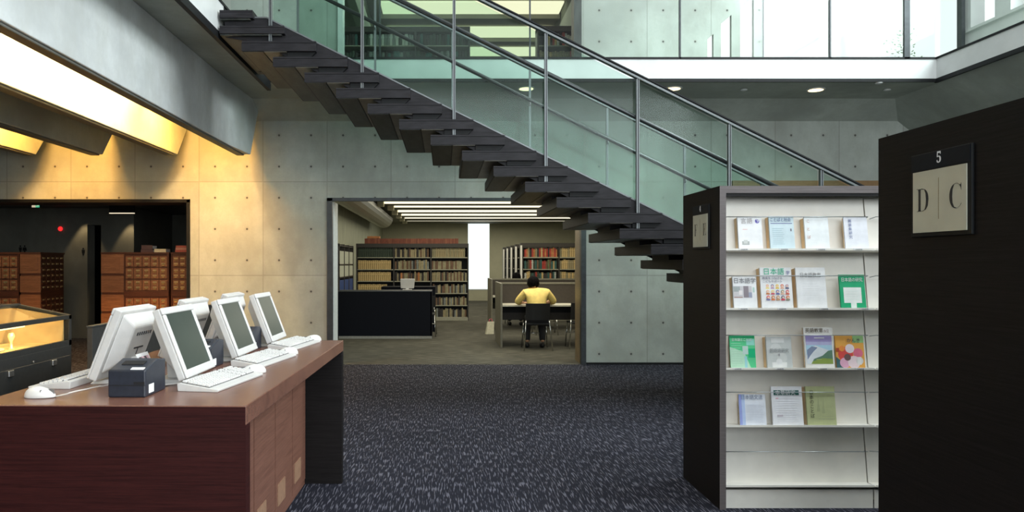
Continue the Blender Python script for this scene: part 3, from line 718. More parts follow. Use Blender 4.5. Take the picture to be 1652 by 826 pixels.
# ------------------------------------------------------------------ card catalogue cabinets
def card_cabinet(name, label, x0, x1, y0, y1, top, fronts, sides):
    t = thing(name, label, 'card catalogue', (x0, y0, 0), 0)
    O = (x0, y0, 0)
    b = MB(O); b.box(x0+.01, x1-.01, y0+.012, y1, .0, top-.03); obj('carcass', b, M['catalog_d'], t)
    obj('top_board', MB(O).box(x0-.005, x1+.005, y0-.01, y1+.005, top-.03, top), M['catalog_d'], t)
    secs = [(top-.65, top-.05), (top-1.36, top-.76)]
    if fronts == 'panel':
        for za, zb in ((top-.36, top-.03), (top-.68, top-.40), (top-1.0, top-.72), (.05, top-1.04)):
            b = MB(O); b.box(x0, x1, y0, y0+.014, za, zb); b.box(x0+.05, x1-.05, y0-.004, y0, za+.05, zb-.05)
            obj('side_panel', b, M['catalog'], t, bevel=.003)
    else:
        cols = fronts; cwid = (x1-x0-.05)/cols
        for za, zb in secs:
            for r in range(6):
                z = zb-(r+1)*.1+(-.012 if r % 2 == 0 else 0)
                for c in range(cols):
                    X = x0+.025+c*cwid
                    d_ = obj('drawer', MB(O).box(X+.006, X+cwid-.006, y0-.004, y0+.05, z+.006, z+.092), M['catalog'], t)
                    hb = MB(O); cx_ = X+cwid/2; hb.box(cx_-.033, cx_+.033, y0-.007, y0-.004, z+.045, z+.070)
                    hb.prism([(y0-.004, z+.036), (y0-.024, z+.024), (y0-.020, z+.022), (y0-.004, z+.030)], 'x', cx_-.022, cx_+.022)
                    obj('handle', hb, M['brass'], d_)
        b = MB(O); b.box(x0, x1, y0-.006, y0+.02, .02, top-1.38); obj('base_board', b, M['catalog_d'], t)
        b = MB(O)
        for xx in (x0, x1-.02): b.box(xx, xx+.02, y0-.006, y0+.02, .02, top-.03)
        b.box(x0, x1, y0-.008, y0+.02, top-.75, top-.66); obj('face_frame', b, M['catalog_d'], t)
    if sides:
        cols = 5; cwid = (y1-y0-.05)/cols
        for za, zb in secs:
            for r in range(6):
                z = zb-(r+1)*.1
                for c in range(cols):
                    Yc = y0+.025+c*cwid
                    d_ = obj('drawer', MB(O).box(x1-.02, x1+.004, Yc+.006, Yc+cwid-.006, z+.006, z+.092), M['catalog_d'], t)  # right-facing drawers get the darker wood, shade put into their colour
                    hb = MB(O); hb.box(x1+.004, x1+.012, Yc+cwid/2-.03, Yc+cwid/2+.03, z+.04, z+.065); obj('handle', hb, M['brass'], d_)
    return t
CY = 12.5; cz = pz(407, CY)
def c_(x): return px(x, CY)
card_cabinet('card_catalogue', 'red-brown card catalogue side with plain panels beside the dark doorway', c_(163), c_(199.5), CY, CY+.5, cz, 'panel', False)
card_cabinet('card_catalogue', 'red-brown card catalogue with five columns of brass-handled drawers', c_(200), c_(272.5), CY, CY+.5, cz, 5, False)
card_cabinet('card_catalogue', 'narrow card catalogue tucked against the right frame of the left opening', c_(274.5), c_(311), CY+.05, CY+.5, cz, 3, False)
card_cabinet('card_catalogue', 'card catalogue drawers at the far left behind the display case', c_(-26), c_(31), CY, CY+.5, cz, 4, False)
card_cabinet('card_catalogue', 'card catalogue with plain orange-brown side and shaded drawers facing right', c_(32), c_(65.5), CY, CY+.78, cz, 'panel', True)
cols_ = {'dk': plain('dark_red_spine', (.07, .03, .03), .6), 'cr': plain('cream_board', (.62, .52, .34), .7), 'rd': plain('red_spine', (.42, .09, .06), .6), 'pk': plain('pale_red_spine', (.50, .22, .16), .6)}
def flat_book(x0, x1, z0, z1, m, lb):
    t = thing('book', lb, 'book', (x0, CY+.08, z0))
    w_, h_ = x1-x0, z1-z0
    obj('cover', MB().box(0, w_, 0, .20, 0, h_*.14).box(0, w_, 0, .20, h_*.86, h_).box(0, .006, 0, .20, 0, h_).box(0, w_, -.002, .004, 0, h_), m, t)
    obj('page_block', MB().box(.006, w_-.004, .004, .197, h_*.14, h_*.86), M['paper'], t)
for a, b_, y0, y1, m, lb in ((224, 244, 406.5, 402, 'dk', 'lower of two dark books lying on the card catalogue'), (225, 243, 401.8, 395, 'dk', 'upper of two dark books lying on the card catalogue'),
                             (246, 265, 406.5, 401, 'cr', 'cream book lying flat on the card catalogue'),
                             (280, 300, 406, 402.5, 'rd', 'bottom red book of the pile by the opening frame'), (280.5, 299, 402.3, 399, 'pk', 'middle pale red book of the pile by the opening frame'), (281, 300, 398.8, 395.5, 'rd', 'top red book of the pile by the opening frame')):
    z0 = cz+(406.6-y0)*CY/FP; z1 = cz+(406.6-y1)*CY/FP
    flat_book(c_(a), c_(b_), z0, z1, cols_[m], lb)
# signs and lights in the catalogue room
t = thing('exit_sign', 'small lit green and white exit sign under the dark ceiling', 'sign', (px(51, 13), 13, pz(335, 13)))
obj('case', MB().box(0, .142, 0, .03, 0, .092), M['black'], t)
obj('white_face', MB().box(.003, .072, -.003, 0, .004, .088), M['exitw'], t)
obj('green_face', MB().box(.072, .139, -.003, 0, .004, .088), M['exitg'], t)
b = MB(); b.ell((.112, -.004, .074), (.008, .002, .008), 8, 6); b.prism([(.100, .066), (.115, .066), (.120, .045), (.128, .030), (.122, .026), (.108, .042), (.096, .014), (.089, .016), (.100, .044)], 'y', -.005, -.003); b.box(.09, .10, -.005, -.003, .055, .062)
obj('running_figure', b, M['exitw'], t)
obj('hanger', MB().box(.068, .074, .01, .02, .092, 2.5-pz(335, 13)), M['black'], t)
b = MB((px(96, 14.15), 14.18, pz(369, 14.15))); b.ell((px(96, 14.15), 14.18, pz(369, 14.15)), (.045, .03, .045)); tag(obj('alarm_lamp', b, M['red']), 'small glowing red lamp on the dark wall of the left room', 'lamp')
t = thing('wall_downlight', 'small white oval downlight in the dark ceiling of the left room', 'downlight', (px(105, 13), 13, 2.5))
obj('lens', MB().tube([(0, 0, -.02), (0, 0, 0)], .07, 16), lampmat('dim_white', (1, .9, .8), .8), t)
t = thing('line_light', 'thin white strip light under the dark ceiling above the card catalogue', 'ceiling light', (px(176, 13.5), 13.5, pz(344.5, 13.5)))
obj('tube', MB().box(0, px(216, 13.5)-px(176, 13.5), 0, .04, 0, .014), lampmat('line_tube', (1, .86, .62), 1.0), t)
obj('housing', MB().box(0, px(216, 13.5)-px(176, 13.5), 0, .04, .014, 2.5-pz(344.5, 13.5)), M['black'], t)
def picto(x, y, lb, skirt):
    Y = 14.2; o_ = (px(x, Y), Y, pz(y, Y)); b = MB(o_); X, Z = o_[0], o_[2]
    b.ell((X, Y-.004, Z+.058), (.017, .003, .017), 10, 8)
    b.prism([(X-.03, Z+.035), (X+.03, Z+.035), (X+(.04 if skirt else .022), Z-.03), (X-(.04 if skirt else .022), Z-.03)], 'y', Y-.006, Y)
    b.box(X-.014, X-.002, Y-.006, Y, Z-.075, Z-.03); b.box(X+.002, X+.014, Y-.006, Y, Z-.075, Z-.03)
    tag(obj('toilet_pictogram', b, M['black']), lb, 'sign')
picto(33, 402, 'black toilet figure with trousers on the left room wall', False)
picto(40, 402, 'black toilet figure in a skirt on the left room wall', True)
picto(134.5, 406, 'lone black toilet figure on the lit pier by the doorway', False)

# ------------------------------------------------------------------ bookshelves and books
shelfm = plain('dark_brown_shelf_steel', (.035, .030, .024), .5); board = plain('olive_shelf_board', (.34, .33, .25), .5)
books = []     # (x, y, z, thickness, height, depth, colour key, label, group)
BC = {
 'green': (.045, .065, .045), 'cream': (.60, .44, .20), 'tan': (.36, .30, .17), 'khaki': (.30, .27, .16), 'dark': (.035, .030, .028), 'brown': (.16, .09, .05),
 'red': (.42, .05, .035), 'orange': (.50, .20, .07), 'brick': (.20, .055, .03), 'rust': (.26, .085, .045), 'grey': (.22, .24, .22), 'teal': (.04, .12, .11), 'white': (.55, .56, .50), 'navy': (.03, .045, .10), 'moss': (.13, .17, .07)}
def bookshelf(name, label, x0, x1, y0, z0, bays, zs, top, depth=.3, back=True, cat='bookshelf'):
    t = thing(name, label, cat, (x0, y0, z0))
    O = (x0, y0, z0); bw = (x1-x0)/bays
    for i in range(bays+1):
        X = x0+i*bw; obj('upright', MB(O).box(X-.016, X+.016, y0, y0+depth, z0, top), shelfm, t)
    obj('top_panel', MB(O).box(x0-.016, x1+.016, y0-.01, y0+depth, top-.10, top), shelfm, t)
    if back: obj('back_panel', MB(O).box(x0, x1, y0+depth-.02, y0+depth, z0, top-.1), M['black'], t)
    for i in range(bays):
        for z in zs: obj('shelf_board', MB(O).box(x0+i*bw+.016, x0+(i+1)*bw-.016, y0, y0+depth-.02, z-.022, z), board, t)
    obj('plinth', MB(O).box(x0, x1, y0-.005, y0+depth-.02, z0, z0+.075), board, t)
    return t
def row(x0, x1, y, z, hmin, hmax, keys, tmin, tmax, where, lean=0, rnd=random):
    x = x0
    while True:
        th = rnd.uniform(tmin, tmax)
        if x+th > x1: break
        k = rnd.choice(keys); h_ = rnd.uniform(hmin, hmax)
        books.append((x, y, z, th-.002, h_, .17, k, where)); x += th
SYB = 18.5
zsh = [pz(v, SYB) for v in (415, 434.4, 453.3, 472.9, 492.4, 511.5)]
sx0, sx1 = px(575.5, SYB), px(755, SYB)
bookshelf('bookshelf', 'tall dark bookshelf of three bays behind the black desk', sx0, sx1, SYB, 0, 3, zsh, pz(393, SYB))
bw = (sx1-sx0)/3; B = [sx0+i*bw+.025 for i in range(3)]; BE = [sx0+(i+1)*bw-.025 for i in range(3)]
ya = SYB+.03
rn = ['top', 'second', 'third', 'fourth', 'fifth', 'bottom']
def lab3(r, b): return rn[r]+' shelf of the '+['left', 'middle', 'right'][b]+' bay behind the black desk'
row(B[0], BE[0], ya, zsh[0], .225, .235, ['green'], .042, .046, lab3(0, 0))
for r in (1, 2): row(B[0], BE[0]-.0, ya, zsh[r], .22, .23, ['cream'], .050, .054, lab3(r, 0))
row(B[0], BE[0]-.12, ya, zsh[3], .215, .225, ['cream'], .050, .054, lab3(3, 0))
row(B[1], BE[1], ya, zsh[0], .19, .24, ['tan', 'khaki', 'tan', 'dark', 'brown'], .032, .055, lab3(0, 1))
row(B[1], BE[1], ya, zsh[1], .19, .24, ['khaki', 'tan', 'grey', 'dark', 'brown'], .032, .055, lab3(1, 1))
row(B[1], BE[1], ya, zsh[2], .18, .24, ['khaki', 'dark', 'brown', 'tan', 'orange'], .030, .06, lab3(2, 1))
row(B[2], BE[2], ya, zsh[0], .22, .235, ['tan', 'tan', 'khaki'], .040, .048, lab3(0, 2))
row(B[2], BE[2]-.1, ya, zsh[1], .20, .215, ['khaki', 'brown'], .036, .042, lab3(1, 2))
row(B[2], BE[2], ya, zsh[2], .20, .235, ['tan', 'khaki', 'brown', 'dark'], .036, .05, lab3(2, 2))
for r in (3, 4, 5): row(B[2]+.02, BE[2], ya, zsh[r], .17, .23, ['khaki', 'dark', 'brown', 'tan', 'grey', 'dark'], .03, .05, lab3(r, 2))
# red bound volumes on top of that shelf
row(px(588, SYB), px(740, SYB), SYB+.04, pz(393, SYB), .125, .132, ['brick', 'brick', 'rust'], .040, .046, 'long red run lying along the top of the bookshelf')
row(px(592, SYB), px(615, SYB), SYB+.06, pz(393, SYB)+.135, .05, .055, ['orange'], .040, .050, 'short orange pile on top of the red run on the bookshelf')
# right hand stacks
RX = [1.93]; tt = pz(392, SYB)
zr_ = [pz(414.6, SYB), pz(434, SYB), pz(453.4, SYB), pz(473, SYB), pz(492.4, SYB), pz(511.5, SYB)]
lbl = ['dark bookshelf with coloured books behind the reader in yellow', 'second shelf end showing behind the coloured bookshelf', 'third shelf end showing behind the coloured bookshelf', 'fourth shelf end showing behind the coloured bookshelf', 'fifth and farthest shelf end behind the coloured bookshelf']
for i, Y in enumerate((SYB, 19.85, 21.2, 22.55, 23.9)):
    t = bookshelf('bookshelf', lbl[i], px(843, SYB), px(843, SYB)+2.75, Y, 0, 3, zr_, tt, back=(i > 0))
    x_ = px(843, SYB)
    obj('end_panel', MB((x_, Y, 0)).box(x_-.05, x_-.017, Y, Y+.3, 0, tt), shelfm, t)
    obj('end_edge', MB((x_, Y, 0)).box(x_-.055, x_-.012, Y-.02, Y, 0, tt-.06), M['white'], t)
x0 = px(845, SYB)+.02; bw2 = 2.75/3
wr = ['top shelf of the stack behind the reader in yellow', 'second shelf of the stack behind the reader in yellow', 'third shelf of the stack behind the reader in yellow']
keysA = [['orange', 'red', 'red', 'cream', 'khaki', 'red', 'dark'], ['brown', 'cream', 'teal', 'green', 'white', 'moss', 'red', 'teal'], ['dark', 'white', 'orange', 'teal', 'red', 'green', 'cream', 'dark']]
for r in range(3):
    row(x0, px(843, SYB)+bw2-.03, ya, zr_[r], .19, .25, keysA[r], .032, .058, wr[r])
    row(px(843, SYB)+bw2+.02, px(843, SYB)+1.55, ya, zr_[r], .21, .245, ['cream', 'tan', 'cream', 'khaki'], .045, .056, wr[r]+' right part')
# upper book room shelves
UY = 14.1; fz = 3.96
uz = [pz(73, UY), pz(73, UY)-.34, pz(73, UY)-.68, pz(73, UY)-1.02]
bookshelf('bookshelf', 'long dark bookshelf upstairs seen through the stair glass', -2.6, px(757, UY), UY, fz, 3, uz, pz(43, UY))
ub = (px(757, UY)+2.6)/3
kk = ['dark', 'green', 'dark', 'teal']
for i in range(3):
    X0_, X1_ = -2.6+i*ub+.03, -2.6+(i+1)*ub-.03
    if i == 0: X0_ = -1.95
    row(X0_, X1_, UY+.03, uz[0], .20, .23, ['white', 'grey', 'grey', 'green'] if i == 1 else kk, .05, .065, 'top row of the upstairs shelf left of the stair post' if i < 2 else 'top row of the upstairs shelf at its right end')
    row(X0_, X1_, UY+.03, uz[1], .20, .25, kk+['grey'], .05, .065, 'second row of the upstairs shelf left of centre' if i < 2 else 'second row of the upstairs shelf at its right end')
ux0, ux1 = px(868, UY), 2.58
t = bookshelf('bookshelf', 'short bookshelf upstairs with red and cream books by the wall edge', ux0, ux1, UY, fz, 1, uz, pz(42, UY))
row(ux0+.20, ux0+.78, UY+.03, uz[0], .19, .26, ['white', 'red', 'dark', 'cream'], .04, .055, 'top row of the short upstairs shelf')
row(ux0+.03, ux0+.78, UY+.03, uz[1], .20, .26, ['red', 'cream', 'khaki', 'khaki', 'tan'], .04, .055, 'second row of the short upstairs shelf')
bm_ = {k: plain('book_cloth_'+k, v, .65, 0, .12, 12) for k, v in BC.items()}
pagem = M['cream']
def book_mesh(k):
    b = MB(); n = 5      # unit book: thickness x 0..1, depth y 0..1, height z 0..1, rounded spine at y=0
    sp = [(.0, .10)]+[(.5-.5*math.cos(math.pi*j/n), .10-.10*math.sin(math.pi*j/n)) for j in range(1, n)]+[(1, .10)]
    b.prism(sp+[(1, .13), (0, .13)], 'z', 0, 1); b.box(0, .09, .1, 1, 0, 1); b.box(.91, 1, .1, 1, 0, 1); b.box(.09, .91, .12, .97, .015, .98, 1)
    b.box(-.004, 1.004, .03, .11, .70, .80, 2)
    return b.mesh('book', [bm_[k], M['paper'], plain('spine_band_'+k, tuple(min(1, c*1.6+.03) for c in BC[k]), .5)])
bmesh_ = {k: book_mesh(k) for k in BC}
adj = {'green': 'dark green', 'cream': 'cream', 'tan': 'tan', 'khaki': 'khaki', 'dark': 'black', 'brown': 'brown', 'red': 'bright red', 'orange': 'orange-brown', 'brick': 'brick red', 'rust': 'rusty red', 'grey': 'grey', 'teal': 'dark teal', 'white': 'off-white', 'navy': 'navy', 'moss': 'moss green'}
books.sort(key=lambda q: -(q[3]*q[4])/(q[1]**2))
for q in books[:300]:
    o = bpy.data.objects.new('book', bmesh_[q[6]]); C.objects.link(o)
    o.location = (q[0], q[1], q[2]); o.scale = (q[3], q[5], q[4])
    tag(o, adj[q[6]]+' book, '+q[7], 'book', 'books on the '+q[7])
rest = MB(); ks = list(BC)
for q in books[300:]:
    rest.box(q[0], q[0]+q[3], q[1], q[1]+q[5], q[2], q[2]+q[4], ks.index(q[6]))
if books[300:]:
    tag(obj('books', rest, [bm_[k] for k in ks]), 'remaining small shelved books in the far rooms', 'books', None, 'stuff')

# side rack with white boxes along the left wall of the reading room
t = thing('side_rack', 'narrow rack of white and blue boxes along the left reading room wall', 'rack', (RX0, 15.2, 0))
b = MB()
for y in (0, .78, 1.56, 2.34): b.box(0, .20, y, y+.04, 0, 1.85)
for z in (.35, .75, 1.15, 1.42, 1.82): b.box(0, .20, 0, 2.38, z-.02, z)
obj('frame', b, shelfm, t)
bl = plain('blue_box', (.02, .06, .22), .5); wm = plain('pale_box', (.50, .52, .42), .6)
for j in range(3):
    for i, (z, h_, m_) in enumerate(((.75, .33, bl), (1.15, .24, wm), (1.42, .28, wm))):
        o_ = (RX0+.02, 15.2+.06+.78*j, z)
        b = MB(o_); b.box(o_[0], o_[0]+.17, o_[1], o_[1]+.70, z+.001, z+h_)
        tag(obj('storage_box', b, m_, bevel=.006), ['blue', 'pale', 'pale'][i]+' box on the '+['lower', 'middle', 'upper'][i]+' shelf of the left rack, '+['nearest', 'central', 'farthest'][j]+' bay', 'box', 'boxes on the left rack')

# black service desks, monitor
bk = plain('black_laminate', (.003, .004, .008), .6, spec=.12)
t = thing('service_desk', 'black fronted service desk with grey edges just inside the opening', 'desk', (px(545, 14.1), 14.1, 0))
L = px(697, 14.1)-px(545, 14.1)
obj('front_panel', MB().box(0, L-.01, 0, .03, .05, .895), bk, t); obj('top_edge', MB().box(0, L, -.01, .5, .895, .917), M['dsteel'], t, bevel=.003)
obj('kick_strip', MB().box(.02, L, -.005, .03, 0, .05), plain('grey_strip', (.24, .24, .22), .5), t)
obj('side_panel', MB().box(L-.03, L, .0, .5, 0, .895), bk, t); obj('side_panel', MB().box(0, .03, .03, .5, 0, .895), bk, t)
t = thing('service_desk', 'lower black desk showing behind the service desk near the monitor', 'desk', (px(615, 15.5), 15.5, 0))
L = px(702, 15.5)-px(615, 15.5)
obj('panel', MB().box(0, L, 0, .04, 0, .93), bk, t); obj('desk_top', MB().box(0, L, 0, .6, .92, .945), bk, t); obj('side_panel', MB().box(L-.03, L, .04, .6, 0, .92), bk, t); obj('side_panel', MB().box(0, .03, .04, .6, 0, .92), bk, t)
t = thing('computer_monitor', 'beige monitor seen from behind on the black service desk', 'monitor', (px(657, 14.5), 14.5, .917))
b = MB(); b.hexa([(-.13, 0, .03), (.13, 0, .03), (.13, .05, .03), (-.13, .05, .03), (-.135, -.04, .22), (.15, -.04, .22), (.15, .01, .22), (-.135, .01, .22)]); obj('casing', b, M['beige'], t, bevel=.01)
obj('stand', MB().box(-.09, .09, -.05, .08, 0, .012).box(-.03, .03, 0, .03, .012, .06), M['beige'], t)
obj('screen', MB().hexa([(-.115, .051, .05), (.115, .051, .05), (.115, .053, .05), (-.115, .053, .05), (-.12, .012, .20), (.13, .012, .20), (.13, .015, .20), (-.12, .015, .20)]), M['screen'], t)

def make_chair(lab):
    t = thing('reading_chair', lab, 'chair')
    obj('seat', MB().box(-.20, .20, -.02, .42, .42, .45), M['chair'], t, bevel=.012)
    b = MB(); n = 8
    for i in range(n):
        a0, a1 = -.20+.4*i/n, -.20+.4*(i+1)/n; f0 = -.04+.9*(a0*a0); f1 = -.04+.9*(a1*a1)
        b.hexa([(a0, f0-.012, .50), (a1, f1-.012, .50), (a1, f1+.012, .50), (a0, f0+.012, .50), (a0, f0-.05, .78), (a1, f1-.05, .78), (a1, f1-.028, .78), (a0, f0-.028, .78)])
    obj('backrest', b, M['chair'], t)
    for s_ in (-1, 1):
        obj('leg', MB().tube([(s_*.19, .0, .50), (s_*.20, -.02, .42), (s_*.235, -.10, 0)], .011, 8), M['chrome'], t)
        obj('leg', MB().tube([(s_*.19, .38, .43), (s_*.22, .44, 0)], .011, 8), M['chrome'], t)
        obj('back_support', MB().tube([(s_*.19, 0, .43), (s_*.185, -.01, .55)], .010, 8), M['chrome'], t)
    obj('stretcher', MB().tube([(-.205, .39, .25), (.205, .39, .25)], .008, 8), M['chrome'], t)
    return t
PX = px(867, 12.25)
ch = make_chair('black chair with chrome legs under the reader in yellow'); ch.location = (PX, 12.22, 0)
dup(ch, (px(912, 12.6)+.26, 12.42, 0), 0, 'empty black chair partly hidden behind the right frame of the opening')
dup(ch, (px(880, 15)-.0, 15.2, 0), math.pi, 'black chair on the far side of the reading desk')
dup(ch, (-.38, 14.88, 0), math.radians(180), 'black chair whose chrome legs show right of the service desk')
dup(ch, (1.70, 17.55, 0), math.pi, 'black chair of the reader behind the second reading desk')
# carrels
pm = plain('dark_brown_partition', (.040, .031, .024), .6); em = plain('olive_edge', (.17, .16, .12), .5); dt = plain('pale_desk_top', (.60, .58, .48), .4)
def carrel(label, x0, x1, y0, yb, top, tz):
    t = thing('reading_desk', label, 'desk', (x0, y0, 0))
    O = (x0, y0, 0)
    obj('end_panel', MB(O).box(x0-.035, x0, y0-.06, yb+.66, 0, top), em, t, bevel=.003)
    obj('end_panel', MB(O).box(x1, x1+.035, y0-.06, yb+.66, 0, top), em, t, bevel=.003)
    obj('screen_panel', MB(O).box(x0, x1, yb, yb+.04, tz-.30, top-.03), pm, t)
    obj('screen_cap', MB(O).box(x0, x1, yb-.01, yb+.05, top-.03, top), em, t)
    obj('desk_top', MB(O).box(x0, x1, y0, yb, tz-.03, tz), dt, t, bevel=.003)
    obj('desk_top', MB(O).box(x0, x1, yb+.04, yb+.64, tz-.03, tz), dt, t, bevel=.003)
    obj('modesty_rail', MB(O).box(x0, x1, yb-.02, yb, tz-.17, tz-.03), M['black'], t)
    return t
carrel('reading desk with dark screen where the reader in yellow sits', 1.0, 3.3, 12.62, 13.20, 1.10, .73)
carrel('second reading desk farther back behind the reader in yellow', 1.05, 3.4, 15.9, 16.45, 1.10, .73)
t = thing('paper_bag', 'white paper bag with pink handle leaning by the reading desk', 'bag', (px(791.5, 15.0), 15.0, 0), .25)
b = MB(); b.hexa([(-.09, 0, 0), (.07, 0, 0), (.07, .09, 0), (-.09, .09, 0), (-.055, .02, .25), (.085, .02, .25), (.085, .06, .25), (-.055, .06, .25)]); obj('body', b, plain('bag_paper', (.62, .60, .46), .7), t)
obj('handle', MB().tube([(-.02, .04, .25), (-.01, .04, .30), (.03, .04, .31), (.05, .04, .25)], .007, 6), plain('pink_cord', (.65, .08, .16), .6), t)

# ------------------------------------------------------------------ people
def skin_mesh(name, joints, edges, mat, parent, root=0, sub=2):
    me = bpy.data.meshes.new(name); me.from_pydata([j[0] for j in joints], edges, [])
    me.materials.append(mat)
    o = bpy.data.objects.new(name, me); C.objects.link(o); o.parent = parent
    md = o.modifiers.new('skin', 'SKIN'); md.use_smooth_shade = True
    if not me.skin_vertices: me.skin_vertices.new(name='')
    for i, j in enumerate(joints):
        r = j[1] if isinstance(j[1], tuple) else (j[1], j[1])
        me.skin_vertices[0].data[i].radius = r; me.skin_vertices[0].data[i].use_root = (i == root)
    s_ = o.modifiers.new('sub', 'SUBSURF'); s_.levels = sub; s_.render_levels = sub
    return o
def seated_person(t, shirt, lower=True):
    # local: facing +y, origin on the floor under the pelvis
    hd = (-.045, .215, 1.085)
    J = [((0, 0, .54), .13), ((0, .03, .66), .11), ((0, .09, .82), (.12, .09)), ((0, .14, .94), (.09, .06)), ((-.01, .175, .99), .045), (hd, .05),
         ((-.17, .14, .945), .058), ((-.285, .20, .80), .042), ((-.24, .37, .775), .034), ((-.17, .46, .758), .022),
         ((.17, .14, .945), .058), ((.285, .20, .80), .042), ((.24, .37, .775), .034), ((.17, .46, .758), .022),
         ((-.10, .05, .53), .085), ((-.12, .42, .50), .062), ((-.13, .36, .27), .05), ((-.13, .32, .09), .036),
         ((.10, .05, .53), .085), ((.12, .42, .50), .062), ((.13, .36, .27), .05), ((.13, .32, .09), .036)]
    E = [(0, 1), (1, 2), (2, 3), (3, 4), (4, 5), (3, 6), (6, 7), (7, 8), (8, 9), (3, 10), (10, 11), (11, 12), (12, 13), (0, 14), (14, 15), (15, 16), (16, 17), (0, 18), (18, 19), (19, 20), (20, 21)]
    body = skin_mesh('body', J, E, M['skin'], t)
    # head with face, bowed towards the desk, and hands with five fingers
    b = MB()
    tilt = Matrix.Translation(hd) @ Matrix.Rotation(math.radians(-38), 4, 'X') @ Matrix.Rotation(math.radians(12), 4, 'Z')
    def P(m): return m.xf(tilt)
    h_ = MB(); h_.ell((0, 0, 0), (.075, .095, .115), 20, 14, 0, lambda q: Vector((q.x*(1-.18*max(0, -q.z)), q.y, q.z)))
    h_.ell((0, .095, -.015), (.013, .02, .02), 8, 6); h_.ell((0, .085, -.055), (.024, .010, .007), 10, 6)
    h_.ell((.077, .0, -.01), (.010, .02, .03), 8, 6); h_.ell((-.077, .0, -.01), (.010, .02, .03), 8, 6)
    h_.ell((.03, .086, .012), (.012, .006, .006), 8, 6); h_.ell((-.03, .086, .012), (.012, .006, .006), 8, 6)
    obj('head', P(h_), M['skin'], body)
    hr = MB()
    hr.ell((0, -.020, .022), (.103, .112, .118), 26, 18, 0, lambda q: q*(1+.05*math.sin(9*q.x+7*q.z)*math.cos(8*q.y)))
    obj('hair', P(hr), M['hair'], t)
    hm_ = MB()
    for s_ in (-1, 1):
        c0 = Vector((s_*.17, .46, .758)); dr = Vector((-s_*.5, .8, -.02)).normalized(); sd = Vector((dr.y, -dr.x, 0))
        hm_.ell(tuple(c0+dr*.045), (.036, .05, .015), 12, 8)
        for f_ in range(4):
            base = c0+dr*.075+sd*(f_-1.5)*.019; ln = (.060, .072, .068, .052)[f_]
            hm_.tube([base, base+dr*ln*.5+Vector((0, 0, .008)), base+dr*ln+Vector((0, 0, -.006))], [.0095, .0088, .007], 7)
        bt = c0+dr*.03-sd*s_*.03
        hm_.tube([bt, bt-sd*s_*.025+dr*.02, bt-sd*s_*.03+dr*.05], [.011, .010, .008], 7)
    obj('hand', hm_, M['skin'], body)
    JS = [((0, -.005, .50), (.155, .135)), ((0, .03, .66), (.15, .135)), ((0, .09, .82), (.185, .13)), ((0, .14, .955), (.16, .115)), ((-.005, .165, 1.00), (.085, .075)),
          ((-.185, .14, .945), .075), ((-.315, .20, .79), .058), ((-.26, .36, .775), .045), ((-.22, .41, .768), .040),
          ((.185, .14, .945), .075), ((.315, .20, .79), .058), ((.26, .36, .775), .045), ((.22, .41, .768), .040)]
    ES = [(0, 1), (1, 2), (2, 3), (3, 4), (3, 5), (5, 6), (6, 7), (7, 8), (3, 9), (9, 10), (10, 11), (11, 12)]
    sh = skin_mesh('shirt', JS, ES, shirt, t)
    if lower:
        JT = [((0, 0, .52), .14), ((-.10, .05, .53), .10), ((-.12, .43, .50), .075), ((-.13, .37, .27), .065), ((-.13, .33, .10), .055), ((.10, .05, .53), .10), ((.12, .43, .50), .075), ((.13, .37, .27), .065), ((.13, .33, .10), .055)]
        skin_mesh('trousers', JT, [(0, 1), (1, 2), (2, 3), (3, 4), (0, 5), (5, 6), (6, 7), (7, 8)], M['trouser'], t)
        for s_ in (-1, 1):
            b = MB(); b.ell((s_*.13, .37, .045), (.045, .125, .045), 14, 8, 0, lambda q: Vector((q.x, q.y, max(q.z, -.9)))); obj('shoe', b, M['slot'], t)
    return t
pr_ = thing('person', 'person with black hair in a yellow shirt, reading with back turned', 'person', (PX, 12.27, .0))
seated_person(pr_, M['yellow'])
p2 = thing('person', 'bowed dark-haired person whose head shows over the second reading desk', 'person', (1.66, 17.48, .0), math.pi)
seated_person(p2, plain('dark_shirt', (.03, .03, .035), .8))
# open book and papers on the reader's desk
t = thing('open_book', 'open book on the reading desk in front of the reader', 'book', (PX-.02, 13.0, .73))
b = MB()
for s_ in (-1, 1): b.prism([(0, .010), (s_*.05, .022), (s_*.13, .015), (s_*.13, 0), (0, 0)], 'y', -.09, .09)
obj('pages', b, M['paper'], t); obj('cover', MB().box(-.135, .135, -.094, .094, -.001, .003), M['dsteel'], t)

